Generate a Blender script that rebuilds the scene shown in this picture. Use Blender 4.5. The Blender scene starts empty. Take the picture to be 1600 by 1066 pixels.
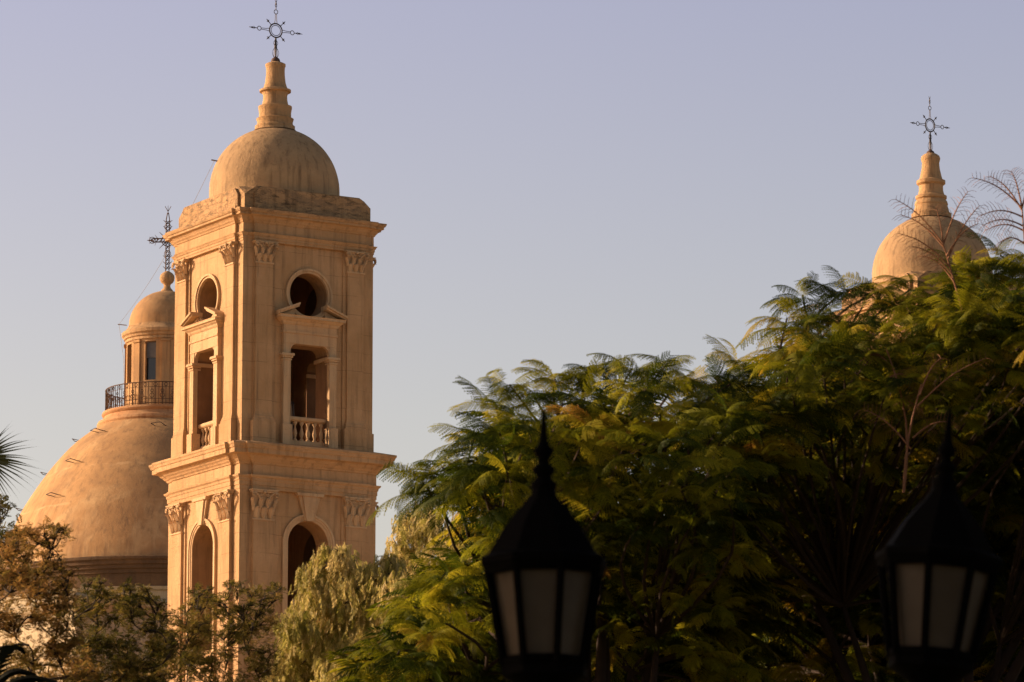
import bpy, bmesh, math, random
import numpy as np
from mathutils import Vector, Matrix
R = math.radians
random.seed(7)
C = bpy.context.scene.collection
SC = bpy.context.scene

# ------------------------------------------------------------------ camera
F_PX = 7749.4          # focal length in pixels of the 1600 px wide photograph
PITCH = 0.1811
CAM = Vector((0, 0, 1.7))
cd = bpy.data.cameras.new('camera')
cam = bpy.data.objects.new('camera', cd)
C.objects.link(cam)
cam.location = CAM
cam.rotation_euler = (math.pi / 2 + PITCH, 0, 0)
cd.sensor_width = 36
cd.lens = F_PX / 1600 * 36
cd.clip_start = 0.5
cd.clip_end = 6000
cd.dof.use_dof = True
cd.dof.focus_distance = 160
cd.dof.aperture_fstop = 11
SC.camera = cam

# ------------------------------------------------------------------ light
SUN_AZ = R(103)        # measured from the direction back to the camera, towards the left
SUN_EL = R(17)
sun_dir = Vector((-math.sin(SUN_AZ) * math.cos(SUN_EL), -math.cos(SUN_AZ) * math.cos(SUN_EL), math.sin(SUN_EL)))
sd = bpy.data.lights.new('sun', 'SUN')
sd.energy = 4.3
sd.angle = R(0.55)
sd.color = (1.0, 0.74, 0.52)
sun = bpy.data.objects.new('sun', sd)
C.objects.link(sun)
sun.rotation_euler = sun_dir.to_track_quat('Z', 'Y').to_euler()

w = bpy.data.worlds.new('World')
SC.world = w
w.use_nodes = True
nt = w.node_tree
nt.nodes.clear()
wo = nt.nodes.new('ShaderNodeOutputWorld')
bg = nt.nodes.new('ShaderNodeBackground')
sky = nt.nodes.new('ShaderNodeTexSky')
sky.sky_type = 'NISHITA'
sky.sun_disc = False
sky.sun_elevation = SUN_EL
sky.sun_rotation = math.atan2(sun_dir.x, sun_dir.y)
sky.air_density = 1.0
sky.dust_density = 2.5
sky.ozone_density = 1.0
# lavender evening tint: the tint depends on the true elevation of the ray, like the air itself
tc = nt.nodes.new('ShaderNodeTexCoord')
sep = nt.nodes.new('ShaderNodeSeparateXYZ')
rmp = nt.nodes.new('ShaderNodeValToRGB')
mx = nt.nodes.new('ShaderNodeMix')
mx.data_type = 'RGBA'; mx.blend_type = 'MULTIPLY'; mx.inputs[0].default_value = 1
nt.links.new(tc.outputs['Generated'], sep.inputs[0])
nt.links.new(sep.outputs[2], rmp.inputs[0])
SKY_RAMP = [(0.0, (1, .78, .65)), (.165, (.97, .748, .660)), (.25, (.90, .675, .69)), (.40, (.85, .64, .55)), (.65, (.38, .29, .25)), (1.0, (.30, .23, .20))]
el = rmp.color_ramp.elements
el[0].position, el[0].color = SKY_RAMP[0][0], (*SKY_RAMP[0][1], 1)
el[1].position, el[1].color = SKY_RAMP[-1][0], (*SKY_RAMP[-1][1], 1)
for p_, c_ in SKY_RAMP[1:-1]:
    e_ = el.new(p_); e_.color = (*c_, 1)
nt.links.new(sky.outputs[0], mx.inputs[6])
nt.links.new(rmp.outputs[0], mx.inputs[7])
nt.links.new(mx.outputs[2], bg.inputs[0])
bg.inputs[1].default_value = 0.15
nt.links.new(bg.outputs[0], wo.inputs[0])

SC.view_settings.view_transform = 'Standard'
SC.view_settings.look = 'None'
SC.view_settings.exposure = 0.75
SC.view_settings.gamma = 1
SC.cycles.max_bounces = 6
SC.cycles.diffuse_bounces = 4
SC.cycles.transparent_max_bounces = 8

# ------------------------------------------------------------------ helpers
def at(px, py, depth):
    """world point seen at pixel (px, py) of the 1600x1066 photograph, at world distance y = depth"""
    x = (px - 800) / F_PX; u = -(py - 533) / F_PX
    cy, sy = math.cos(PITCH), math.sin(PITCH)
    d = Vector((x, cy - u * sy, sy + u * cy))
    return CAM + d * (depth / d.y)

def zat(py, depth):
    return at(800, py, depth).z

def tag(o, label=None, cat=None, group=None, kind=None):
    if label: o['label'] = label
    if cat: o['category'] = cat
    if group: o['group'] = group
    if kind: o['kind'] = kind
    return o

def empty(name, loc, rz=0):
    o = bpy.data.objects.new(name, None)
    C.objects.link(o); o.location = loc; o.rotation_euler = (0, 0, rz)
    o.empty_display_size = 0.3
    return o

def link(name, me, mat=None, parent=None, smooth=None):
    o = bpy.data.objects.new(name, me)
    C.objects.link(o)
    if mat is not None:
        if not me.materials: me.materials.append(mat)
    if parent is not None: o.parent = parent
    if smooth is not None:
        smooth_me(me, smooth)
    return o

def smooth_me(me, angle):
    if angle >= 180:
        me.shade_smooth(); return
    me.shade_smooth()
    me.set_sharp_from_angle(angle=R(angle))

class MB:
    def __init__(s): s.v = []; s.f = []
    def add(s, vs, fs):
        n = len(s.v); s.v += [tuple(v) for v in vs]; s.f += [tuple(i + n for i in f) for f in fs]
    def box(s, x0, x1, y0, y1, z0, z1, M=None):
        vs = [Vector((x, y, z)) for z in (z0, z1) for y in (y0, y1) for x in (x0, x1)]
        if M is not None: vs = [M @ v for v in vs]
        s.add(vs, [(0, 2, 3, 1), (4, 5, 7, 6), (0, 1, 5, 4), (2, 6, 7, 3), (0, 4, 6, 2), (1, 3, 7, 5)])
    def prism(s, pts, y0, y1, M=None):
        """pts: (x, z) polygon extruded from y0 to y1"""
        n = len(pts)
        vs = [Vector((x, y, z)) for y in (y0, y1) for x, z in pts]
        if M is not None: vs = [M @ v for v in vs]
        fs = [tuple(range(n)), tuple(range(2 * n - 1, n - 1, -1))]
        fs += [(i, i + n, (i + 1) % n + n, (i + 1) % n) for i in range(n)]
        s.add(vs, fs)
    def loft(s, rings, close=True, cap0=True, cap1=True):
        n = len(rings[0]); vs = [v for r in rings for v in r]; fs = []
        for k in range(len(rings) - 1):
            for i in range(n if close else n - 1):
                j = (i + 1) % n
                fs.append((k * n + i, k * n + j, (k + 1) * n + j, (k + 1) * n + i))
        if cap0: fs.append(tuple(range(n - 1, -1, -1)))
        if cap1: fs.append(tuple((len(rings) - 1) * n + i for i in range(n)))
        s.add(vs, fs)
    def lathe(s, prof, n=48, c=(0, 0), cap0=True, cap1=True):
        rings = [[(c[0] + r * math.cos(2 * math.pi * i / n), c[1] + r * math.sin(2 * math.pi * i / n), z) for i in range(n)] for r, z in prof]
        s.loft(rings, True, cap0, cap1)
    def tube(s, pts, rad, n=6, cap=True):
        pts = [Vector(p) for p in pts]
        if not isinstance(rad, (list, tuple)): rad = [rad] * len(pts)
        rings = []; up = None
        for i, p in enumerate(pts):
            t = (pts[min(i + 1, len(pts) - 1)] - pts[max(i - 1, 0)])
            if t.length < 1e-9: t = Vector((0, 0, 1))
            t.normalize()
            if up is None: up = Vector((0, 0, 1)) if abs(t.z) < .9 else Vector((1, 0, 0))
            a = t.cross(up)
            if a.length < 1e-6: a = t.orthogonal()
            a.normalize(); b = t.cross(a).normalized(); up = -b if False else up
            rings.append([p + (a * math.cos(2 * math.pi * k / n) + b * math.sin(2 * math.pi * k / n)) * rad[i] for k in range(n)])
        s.loft(rings, True, cap, cap)
    def ring(s, c, ax, bx, r, tr, n=32, m=6):
        """torus of radius r and tube tr in the plane spanned by ax, bx"""
        c = Vector(c); ax = Vector(ax); bx = Vector(bx); nz = ax.cross(bx)
        rings = []
        for i in range(n):
            d = ax * math.cos(2 * math.pi * i / n) + bx * math.sin(2 * math.pi * i / n)
            rings.append([c + d * (r + tr * math.cos(2 * math.pi * k / m)) + nz * tr * math.sin(2 * math.pi * k / m) for k in range(m)])
        rings.append(rings[0])
        s.loft(rings, True, False, False)
    def mesh(s, name='m', fix=True):
        me = bpy.data.meshes.new(name); me.from_pydata(s.v, [], s.f); me.update()
        if fix:
            bm = bmesh.new(); bm.from_mesh(me)
            bmesh.ops.recalc_face_normals(bm, faces=bm.faces)
            bm.to_mesh(me); bm.free()
        return me
    def build(s, name, mat, parent=None, smooth=None):
        return link(name, s.mesh(name), mat, parent, smooth)

def boolean(base, cutters):
    """base MB minus cutters MB -> mesh"""
    a = link('tmp_a', base.mesh()); b = link('tmp_b', cutters.mesh())
    m = a.modifiers.new('b', 'BOOLEAN'); m.object = b; m.operation = 'DIFFERENCE'; m.solver = 'EXACT'; m.use_self = True
    dg = bpy.context.evaluated_depsgraph_get(); dg.update()
    me = bpy.data.meshes.new_from_object(a.evaluated_get(dg))
    bpy.data.objects.remove(a); bpy.data.objects.remove(b)
    return me

def copy_tree(o, parent=None):
    c = o.copy(); C.objects.link(c)
    if parent is not None: c.parent = parent
    for ch in [k for k in bpy.data.objects if k.parent == o]:
        copy_tree(ch, c)
    return c

# ------------------------------------------------------------------ materials
def new_mat(name):
    m = bpy.data.materials.new(name); m.use_nodes = True
    nt = m.node_tree; b = nt.nodes['Principled BSDF']
    return m, nt, b

def node(nt, t, **kw):
    n = nt.nodes.new(t)
    for k, v in kw.items(): setattr(n, k, v)
    return n

def stucco(name, base, dark, stain=(0.09, 0.06, 0.035), stain_amt=0.35, crust=0.0, z_crust=(0, 0), bump=0.35, courses=0.0, light=None, seams=False):
    m, nt, b = new_mat(name)
    L = nt.links.new
    tc = node(nt, 'ShaderNodeTexCoord')
    def noise(scale, detail=6, rough=.6, mapping=None, dist=0):
        n = node(nt, 'ShaderNodeTexNoise'); n.inputs['Scale'].default_value = scale
        n.inputs['Detail'].default_value = detail; n.inputs['Roughness'].default_value = rough
        n.inputs['Distortion'].default_value = dist
        if mapping:
            mp = node(nt, 'ShaderNodeMapping'); mp.inputs['Scale'].default_value = mapping
            L(tc.outputs['Object'], mp.inputs[0]); L(mp.outputs[0], n.inputs[0])
        else: L(tc.outputs['Object'], n.inputs[0])
        return n.outputs[0]
    def ramp(src, p0, p1):
        r = node(nt, 'ShaderNodeMapRange'); r.inputs[1].default_value = p0; r.inputs[2].default_value = p1
        r.clamp = True; L(src, r.inputs[0]); return r.outputs[0]
    def mix(f, a, bb, mode='MIX'):
        x = node(nt, 'ShaderNodeMix', data_type='RGBA', blend_type=mode)
        if isinstance(f, float): x.inputs[0].default_value = f
        else: L(f, x.inputs[0])
        for i, q in ((6, a), (7, bb)):
            if isinstance(q, tuple): x.inputs[i].default_value = (*q, 1)
            else: L(q, x.inputs[i])
        return x.outputs[2]
    def mul(a, k):
        x = node(nt, 'ShaderNodeMath', operation='MULTIPLY')
        L(a, x.inputs[0])
        if isinstance(k, float): x.inputs[1].default_value = k
        else: L(k, x.inputs[1])
        return x.outputs[0]
    col = mix(ramp(noise(.7, 5), .35, .7), base, dark)
    if light: col = mix(ramp(noise(.45, 6, .65, dist=.6), .52, .72), col, light)
    col = mix(mul(ramp(noise(5, 8, .7), .4, .75), .45), col, dark)
    # rain streaks
    st = ramp(noise(1, 6, .65, (5, 5, .35)), .5, .75)
    col = mix(mul(st, float(stain_amt)), col, stain)
    bl = ramp(noise(2.3, 8, .75, dist=1), .62, .74)
    col = mix(mul(bl, float(stain_amt) * .8), col, stain)
    sp = ramp(noise(22, 3, .5), .70, .76)
    col = mix(mul(sp, .35), col, stain)
    if seams:      # patched render: pale run-marks low on the shell, broken pale rings where the lifts of render meet
        sx = node(nt, 'ShaderNodeSeparateXYZ'); L(tc.outputs['Object'], sx.inputs[0])
        low = ramp(sx.outputs[2], 31.2, 28.6)
        run = ramp(noise(1, 5, .6, (2.4, 2.4, .12)), .5, .62)
        col = mix(mul(mul(run, low), .6), col, light)
        big = ramp(noise(.28, 4, .6, dist=.4), .48, .60)
        col = mix(mul(big, .5), col, stain)
        for zc_ in (30.3, 31.9):
            wob = node(nt, 'ShaderNodeMath', operation='MULTIPLY_ADD'); L(noise(.8, 4), wob.inputs[0]); wob.inputs[1].default_value = .6; L(sx.outputs[2], wob.inputs[2])
            df = node(nt, 'ShaderNodeMath', operation='COMPARE'); L(wob.outputs[0], df.inputs[0]); df.inputs[1].default_value = zc_ + .3; df.inputs[2].default_value = .05
            col = mix(mul(mul(df.outputs[0], ramp(noise(1.3, 4), .42, .6)), .55), col, light)
    if crust > 0:
        sx = node(nt, 'ShaderNodeSeparateXYZ'); L(tc.outputs['Object'], sx.inputs[0])
        zz = ramp(sx.outputs[2], z_crust[0], z_crust[1])
        cr = ramp(noise(1.0, 10, .8, (3, 3, 9), dist=.3), .48, .62)
        col = mix(mul(mul(cr, zz), crust), col, (0.035, 0.028, 0.022))
        cr2 = ramp(noise(1.0, 8, .75, (1.4, 1.4, 4)), .5, .60)
        col = mix(mul(mul(cr2, zz), crust * .6), col, (0.16, 0.12, 0.08))
    hgt = noise(9, 9, .7)
    if courses > 0:
        bt = node(nt, 'ShaderNodeTexBrick'); mp = node(nt, 'ShaderNodeMapping')
        mp.inputs['Rotation'].default_value = (math.pi / 2, 0, 0)
        L(tc.outputs['Object'], mp.inputs[0]); L(mp.outputs[0], bt.inputs[0])
        bt.inputs['Scale'].default_value = 1.0; bt.inputs['Mortar Size'].default_value = .012
        bt.inputs['Brick Width'].default_value = 1.9; bt.inputs['Row Height'].default_value = .62
        bt.inputs['Mortar Smooth'].default_value = .4
        ms = mul(bt.outputs['Fac'], ramp(noise(1.7, 4), .4, .6))
        col = mix(mul(ms, courses), col, stain)
    L(col, b.inputs['Base Color'])
    b.inputs['Roughness'].default_value = .92
    b.inputs['Specular IOR Level'].default_value = .15
    bp = node(nt, 'ShaderNodeBump'); bp.inputs['Strength'].default_value = bump; bp.inputs['Distance'].default_value = .05
    L(hgt, bp.inputs['Height']); L(bp.outputs[0], b.inputs['Normal'])
    return m

def simple(name, col, rough=.7, metal=0, noise_amt=.25, scale=8, spec=.3):
    m, nt, b = new_mat(name)
    tc = node(nt, 'ShaderNodeTexCoord'); n = node(nt, 'ShaderNodeTexNoise'); n.inputs['Scale'].default_value = scale
    n.inputs['Detail'].default_value = 6
    nt.links.new(tc.outputs['Object'], n.inputs[0])
    x = node(nt, 'ShaderNodeMix', data_type='RGBA')
    nt.links.new(n.outputs[0], x.inputs[0])
    x.inputs[6].default_value = (*[c * (1 - noise_amt) for c in col], 1); x.inputs[7].default_value = (*[min(1, c * (1 + noise_amt)) for c in col], 1)
    nt.links.new(x.outputs[2], b.inputs['Base Color'])
    b.inputs['Roughness'].default_value = rough; b.inputs['Metallic'].default_value = metal
    b.inputs['Specular IOR Level'].default_value = spec
    return m

STONE = (0.52, 0.33, 0.170); STONE_D = (0.40, 0.245, 0.115); STONE_L = (0.56, 0.40, 0.23)
M_wall = stucco('stucco_wall', STONE, STONE_D, stain_amt=.55, courses=.45, bump=.6)
M_trim = stucco('stone_trim', STONE_L, STONE, stain_amt=.50, bump=.6)
M_cornice = stucco('stone_cornice', STONE, STONE_D, stain_amt=.6, bump=.7, crust=.6, z_crust=(34.50, 34.70))
M_spire = stucco('spire_render', STONE, STONE_D, stain_amt=.75, bump=.9)
M_par = stucco('weathered_parapet', STONE, STONE_D, stain_amt=.75, crust=.75, z_crust=(34.55, 34.7), bump=.8)
M_tdome = stucco('tower_dome_render', (0.47, 0.31, 0.16), (0.33, 0.22, 0.12), stain_amt=.75, bump=.7, light=(.54, .36, .18))
M_bdome = stucco('main_dome_render', (0.52, 0.31, 0.14), (0.38, 0.22, 0.10), stain=(0.22, 0.14, 0.08), stain_amt=.8, bump=.35, light=(0.60, 0.40, 0.20), seams=True)
M_ledge = stucco('dark_brick_ledge', (0.20, 0.12, 0.06), (0.10, 0.065, 0.04), stain_amt=.7, bump=.8)
M_iron = simple('wrought_iron', (0.06, 0.05, 0.045), .55, .6, .4, 20)
M_rust = simple('rusty_iron', (0.11, 0.065, 0.04), .75, .2, .4, 12)
M_cable = simple('grey_cable', (0.22, 0.2, 0.2), .6)
M_inner = stucco('shade_toned_inner_plaster', (.27, .15, .075), (.17, .09, .045), stain_amt=.5)  # darker than the wall: shade of the hollow inside put into the colour
M_jamb = stucco('shade_toned_jamb_plaster', (.36, .22, .11), (.28, .165, .08), stain_amt=.5)  # between wall and inside tone: shade of the reveals put into the colour
M_blocker = simple('light_blocker_brown', (.06, .035, .02), .8)  # for the added panels that block light inside the towers
M_glass = simple('dark_window_glass', (0.01, 0.012, 0.014), .15, 0, .2, 3, .6)
M_shut = simple('grey_shutter', (0.13, 0.13, 0.13), .6)

# ------------------------------------------------------------------ ground
m, nt_, b = new_mat('ground')
tc = node(nt_, 'ShaderNodeTexCoord'); n1 = node(nt_, 'ShaderNodeTexNoise'); n1.inputs['Scale'].default_value = .15; n1.inputs['Detail'].default_value = 9
nt_.links.new(tc.outputs['Object'], n1.inputs[0])
x = node(nt_, 'ShaderNodeMix', data_type='RGBA'); x.inputs[6].default_value = (.055, .06, .022, 1); x.inputs[7].default_value = (.09, .075, .04, 1)
nt_.links.new(n1.outputs[0], x.inputs[0]); nt_.links.new(x.outputs[2], b.inputs['Base Color']); b.inputs['Roughness'].default_value = .95
g = MB()
g.add([(x_, y_, 0) for y_ in (-2500, 2500) for x_ in (-2500, 2500)], [(0, 1, 3, 2)])
tag(g.build('ground', m), kind='structure')
g = MB()
g.box(-70, 90, 100, 290, -.5, .12)  # unseen pale slab added to bounce sunlight up onto the towers
M_bounce = simple('pale_bounce_slab', (.74, .53, .33), .9, 0, .15, .6)
tag(g.build('bounce_slab', M_bounce), kind='structure')

# ------------------------------------------------------------------ bell towers
AZ = 0.5396
TX, TY = -7.836, 160.0
Dv = Vector((math.cos(AZ), math.sin(AZ), 0)); Nv = Vector((-math.sin(AZ), math.cos(AZ), 0))
SPACING = 26.62

def ring_pts(A, B, t, e, z):
    """square of half width A with each face broken forward by t for |x|<B, all offset by e"""
    a, bb, c = A + e, B + e, A + t + e
    base = [(-a, -a), (-bb, -a), (-bb, -c), (bb, -c), (bb, -a)]
    pts = []
    for k in range(4):
        cs, sn = [(1, 0), (0, 1), (-1, 0), (0, -1)][k]
        pts += [(x * cs - y * sn, x * sn + y * cs, z) for x, y in base]
    return pts

def mould(mb, A, B, t, prof):
    mb.loft([ring_pts(A, B, t, e, z) for e, z in prof])

def rotM(k):
    return Matrix.Rotation(k * math.pi / 2, 4, 'Z')

def arch_pts(hw, z0, zs, n=18):
    """opening polygon: half width hw, from z0, semicircle springing at zs"""
    return [(hw, z0)] + [(hw * math.cos(math.pi * i / n), zs + hw * math.sin(math.pi * i / n)) for i in range(n + 1)] + [(-hw, z0)]

def shoulder_pts(hw, z0, z1, r, n=6):
    p = [(hw, z0)]
    p += [(hw - r + r * math.cos(math.pi / 2 * i / n), z1 - r * .95 + r * .95 * math.sin(math.pi / 2 * i / n)) for i in range(n + 1)]
    p += [(-hw + r - r * math.sin(math.pi / 2 * i / n), z1 - r * .95 + r * .95 * math.cos(math.pi / 2 * i / n)) for i in range(n + 1)]
    return p + [(-hw, z0)]

def circle_pts(cx, cz, r, n=36):
    return [(cx + r * math.cos(2 * math.pi * i / n), cz + r * math.sin(2 * math.pi * i / n)) for i in range(n)]

AU, AL = 2.40, 2.49

def capital_mb(x, yf, z0, z1, hw, M):
    """Corinthian pilaster capital: bell, two rows of acanthus, corner volutes, concave abacus. yf = plane of pilaster (negative y is outside)"""
    mb = MB(); H = z1 - z0
    mb.box(x - hw - .03, x + hw + .03, yf - .03, yf + .06, z0 - .055, z0 - .004, M)                 # astragal
    # bell
    rings = []
    for f_, e in ((0, -.01), (.5, -.02), (.8, 0), (.9, .03)):
        z = z0 + H * f_
        rings.append([M @ Vector(q) for q in [(x - hw - e, yf - e + .01, z), (x + hw + e, yf - e + .01, z), (x + hw + e, yf + .1, z), (x - hw - e, yf + .1, z)]])
    mb.loft(rings)
    def leaf(cx, wdt, zb, h, out, side=0):
        n = 7; L_ = []; 
        for i in range(n + 1):
            t = i / n
            ww = wdt * (0.8 + .35 * math.sin(math.pi * t)) * (1 if t < .85 else .65)
            zz = zb + h * (t if t < .8 else .8 + .12 * math.sin((t - .8) / .2 * math.pi))
            yy = yf - .015 - out * (t ** 2.2) - .02 * math.sin(math.pi * t)
            row = []
            for s_, dy in ((-1, .025), (-.5, -.005), (0, -.035), (.5, -.005), (1, .025)):
                jag = 1 + (.12 if i % 2 else -.1) * abs(s_)
                row.append(M @ Vector((cx + s_ * ww * jag + side * out * t * t, yy + dy, zz)))
            L_.append(row)
        back = [[v + (M.to_3x3() @ Vector((0, .03, 0))) for v in reversed(r)] for r in L_]
        mb.loft([r + bk for r, bk in zip(L_, back)])
    for k in (-1, 0, 1):
        leaf(x + k * hw * .70, hw * .23, z0, H * .44, .12)
    for k in (-.5, .5):
        leaf(x + k * hw * .72, hw * .20, z0 + H * .2, H * .55, .15)
    for k in (-1, 1):
        leaf(x + k * hw * .98, hw * .16, z0 + H * .25, H * .5, .13, k)
    # volutes and stems
    for k in (-1, 1):
        c = Vector((x + k * (hw + .05), yf - .15, z0 + H * .8))
        pts = []
        for i in range(15):
            th = i / 14 * 2.6 * math.pi; rr = .085 * (1 - i / 17)
            pts.append(M @ (c + Vector((k * math.cos(th) * rr * .8, -.02 * (i / 14), math.sin(th) * rr))))
        stem = [M @ Vector((x + k * .05, yf - .04, z0 + H * .45)), M @ Vector((x + k * hw * .6, yf - .09, z0 + H * .78)), M @ Vector((x + k * hw, yf - .1, z0 + H * .9))]
        mb.tube(stem + pts, .027, 5)
        c2 = Vector((x + k * hw * .3, yf - .09, z0 + H * .8))
        mb.tube([M @ (c2 + Vector((-k * math.cos(i / 9 * 2.2 * math.pi) * .05 * (1 - i / 14), 0, math.sin(i / 9 * 2.2 * math.pi) * .055 * (1 - i / 14)))) for i in range(10)], .016, 5)
    # abacus (concave)
    for zz0, zz1, e in ((.89, .95, .09), (.951, 1.0, .12)):
        pf = []; n = 8
        for i in range(n + 1):
            u = -1 + 2 * i / n
            pf.append((x + u * (hw + e), yf - e - .03 + .05 * (1 - u * u)))
        pf += [(x + hw + e, yf + .1), (x - hw - e, yf + .1)]
        mb.loft([[M @ Vector((a, b_, z0 + H * q)) for a, b_ in pf] for q in (zz0, zz1)])
    # fleuron
    mb.lathe([(0.001, 0), (.05, .01), (.06, .05), (.03, .09), (.001, .1)], 8)
    nv = 40
    for i in range(len(mb.v) - nv, len(mb.v)):
        v = mb.v[i]; mb.v[i] = tuple(M @ Vector((x + v[0], yf - .12 + v[1] * .8, z0 + H * .86 + v[2])))
    return mb

def pilaster(root, k, x, half, hw, z_ped0, z_ped1, z_sh0, z_cap0, z_cap1, proj, lower=False):
    """half: distance of wall plane from the axis"""
    M = rotM(k); yf = -(half + proj)
    mb = MB()
    mb.box(x - hw, x + hw, yf, -half + .05, z_sh0, z_cap0, M)
    # pilaster base: torus mouldings
    if z_ped1 is not None:
        zs = [z_ped1, z_ped1 + .08, z_ped1 + .10, z_ped1 + .16, z_ped1 + .20, z_sh0]
        es = [.07, .07, .05, .045, .02, .001]
        rr = []
        for z, e in zip(zs, es):
            rr.append([M @ Vector(q) for q in [(x - hw - e, yf - e, z), (x + hw + e, yf - e, z), (x + hw + e, -half + .05, z), (x - hw - e, -half + .05, z)]])
        mb.loft(rr)
    p = mb.build('pilaster', M_wall, root)
    capital_mb(x, yf, z_cap0, z_cap1, hw, M).build('capital', M_trim, p, 50)
    if z_ped1 is not None:
        pb = MB()
        pb.box(x - hw - .13, x + hw + .1, yf - .09, -half + .03, z_ped0, z_ped1, M)
        pb.build('pedestal', M_wall, p)

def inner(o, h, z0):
    # darker inside and jamb colours put shade into the openings
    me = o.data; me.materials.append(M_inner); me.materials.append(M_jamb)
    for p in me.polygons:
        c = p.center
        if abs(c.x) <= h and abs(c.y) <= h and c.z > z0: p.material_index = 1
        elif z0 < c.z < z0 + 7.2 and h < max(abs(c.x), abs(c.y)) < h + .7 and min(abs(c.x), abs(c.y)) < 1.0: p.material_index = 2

def make_tower(loc, rz, spire_prof, arm, cross_rings=True):
    T = empty('bell_tower', loc, rz)
    # ---- walls of both stages, hollow, with real openings
    base = MB()
    base.box(-AL, AL, -AL, AL, 0.0, 26.9)
    cut = MB()
    cut.box(-AL + .8, AL - .8, -AL + .8, AL - .8, 19.5, 26.0)
    for k in range(2):
        cut2 = cut
        cut2.prism(arch_pts(.73, 20.6, 23.98), -4, 4, rotM(k))
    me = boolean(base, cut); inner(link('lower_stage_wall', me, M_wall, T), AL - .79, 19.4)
    base = MB(); base.box(-AU, AU, -AU, AU, 26.9, 34.5)
    cut = MB(); cut.box(-AU + .75, AU - .75, -AU + .75, AU - .75, 27.15, 33.9)
    for k in range(2):
        cut.prism(shoulder_pts(.70, 27.12, 30.47, .26), -4, 4, rotM(k))
        cut.prism(circle_pts(0, 32.14, .72), -4, 4, rotM(k))
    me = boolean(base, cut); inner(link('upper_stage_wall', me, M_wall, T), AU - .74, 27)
    # ---- entablatures
    mb = MB()
    B = 2.06
    mould(mb, AL, B, .10, [(0, 25.60), (.02, 25.60), (.02, 25.72), (.04, 25.73), (.04, 25.86), (.06, 25.88), (.07, 25.95), (.12, 26.0), (.13, 26.05), (.015, 26.06),
                           (.012, 26.40), (.05, 26.41), (.07, 26.46), (.12, 26.50), (.14, 26.53), (.17, 26.56), (.20, 26.58), (.26, 26.66), (.42, 26.70), (.42, 26.84), (.45, 26.86), (.47, 26.93), (.50, 26.97), (.50, 27.03), (.46, 27.045), (0, 27.16)])
    link('lower_cornice', mb.mesh(), M_cornice, T)
    mb = MB()
    mould(mb, AU, B - .03, .10, [(0, 33.71), (.02, 33.71), (.02, 33.78), (.04, 33.79), (.04, 33.87), (.06, 33.88), (.08, 33.93), (.11, 33.97), (.015, 33.98), (.012, 34.30),
                             (.04, 34.31), (.06, 34.36), (.10, 34.40), (.12, 34.44), (.17, 34.50), (.26, 34.53), (.26, 34.60), (.29, 34.61), (.32, 34.67), (.33, 34.72), (0, 34.80)])
    link('upper_cornice', mb.mesh(), M_cornice, T)
    # ---- parapet: corner piers with chamfered tops, face slabs standing proud
    mb = MB()
    h0, c = 2.33, .42; z0, z1, z2 = 34.74, 35.26, 35.57
    bot = [(-h0, -h0, z0), (h0, -h0, z0), (h0, h0, z0), (-h0, h0, z0)]
    mid = [(x, y, z1) for x, y, _ in bot]
    top = []
    for sx, sy in ((-1, -1), (1, -1), (1, 1), (-1, 1)):
        a = (sx * h0, sy * (h0 - c), z2); b_ = (sx * (h0 - c), sy * h0, z2)
        top += [a, b_] if sx * sy > 0 else [b_, a]
    n = len(mb.v)
    vs = bot + mid + top
    fs = [(3, 2, 1, 0)] + [(8, 9, 10, 11, 12, 13, 14, 15)]
    for i in range(4):
        j = (i + 1) % 4
        fs.append((i, j, 4 + j, 8 + (2 * j), 8 + (2 * i + 1), 4 + i))
        fs.append((4 + i, 8 + 2 * i + 1, 8 + 2 * i))
    mb.add(vs, fs)
    for k in range(4):
        M = rotM(k)
        mb.prism([(-2.0, 34.76), (2.0, 34.76), (2.0, 35.30), (1.80, 35.52), (-1.80, 35.52), (-2.0, 35.30)], -h0 - .09, -h0 + .1, M)
        mb.prism([(-1.93, 34.76), (1.93, 34.76), (1.93, 34.93), (-1.93, 34.93)], -h0 - .13, -h0 + .1, M)
    o = link('parapet', mb.mesh(), M_par, T)
    # ---- dome
    zc, Rd = 35.97, 2.15
    prof = [(Rd, 35.4), (Rd, zc)] + [(Rd * math.cos(t) ** .97, zc + Rd * math.sin(t)) for t in [R(4.0 * i) for i in range(1, 21)]]
    mb = MB(); mb.lathe(prof, 72)
    dome = mb.build('dome', M_tdome, T, 60)
    mb = MB(); mb.lathe(spire_prof, 32)
    spire = mb.build('spire', M_spire, T, 35)
    mb = MB(); mb.lathe([(.13, 40.36), (.16, 40.42), (.13, 40.5), (.05, 40.56), (.02, 40.6)], 14)
    mb.build('spire_cap', simple('dark_lead', (.10, .06, .045), .8), spire, 60)
    # ---- iron cross
    X, Z = Vector((1, 0, 0)), Vector((0, 0, 1))
    mb = MB(); c = Vector((0, 0, 41.47)); r0 = .235
    mb.tube([(0, 0, 40.4), (0, 0, 41.24)], .028, 6)
    mb.tube([(.07, 0, 40.55), (.02, 0, 41.2)], .011, 5); mb.tube([(-.07, 0, 40.55), (-.02, 0, 41.2)], .011, 5)
    for s_ in (-1, 1):
        mb.tube([(s_ * (.03 + .05 * math.sin(i / 8 * math.pi)), 0, 40.95 + .18 * i / 8) for i in range(9)], .009, 5)
        mb.tube([(s_ * (.02 + .1 * math.sin(i / 8 * math.pi)), 0, 40.5 + .4 * i / 8) for i in range(9)], .008, 5)
    mb.ring(c, X, Z, r0, .024); mb.ring(c, X, Z, r0 * .74, .012)
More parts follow.
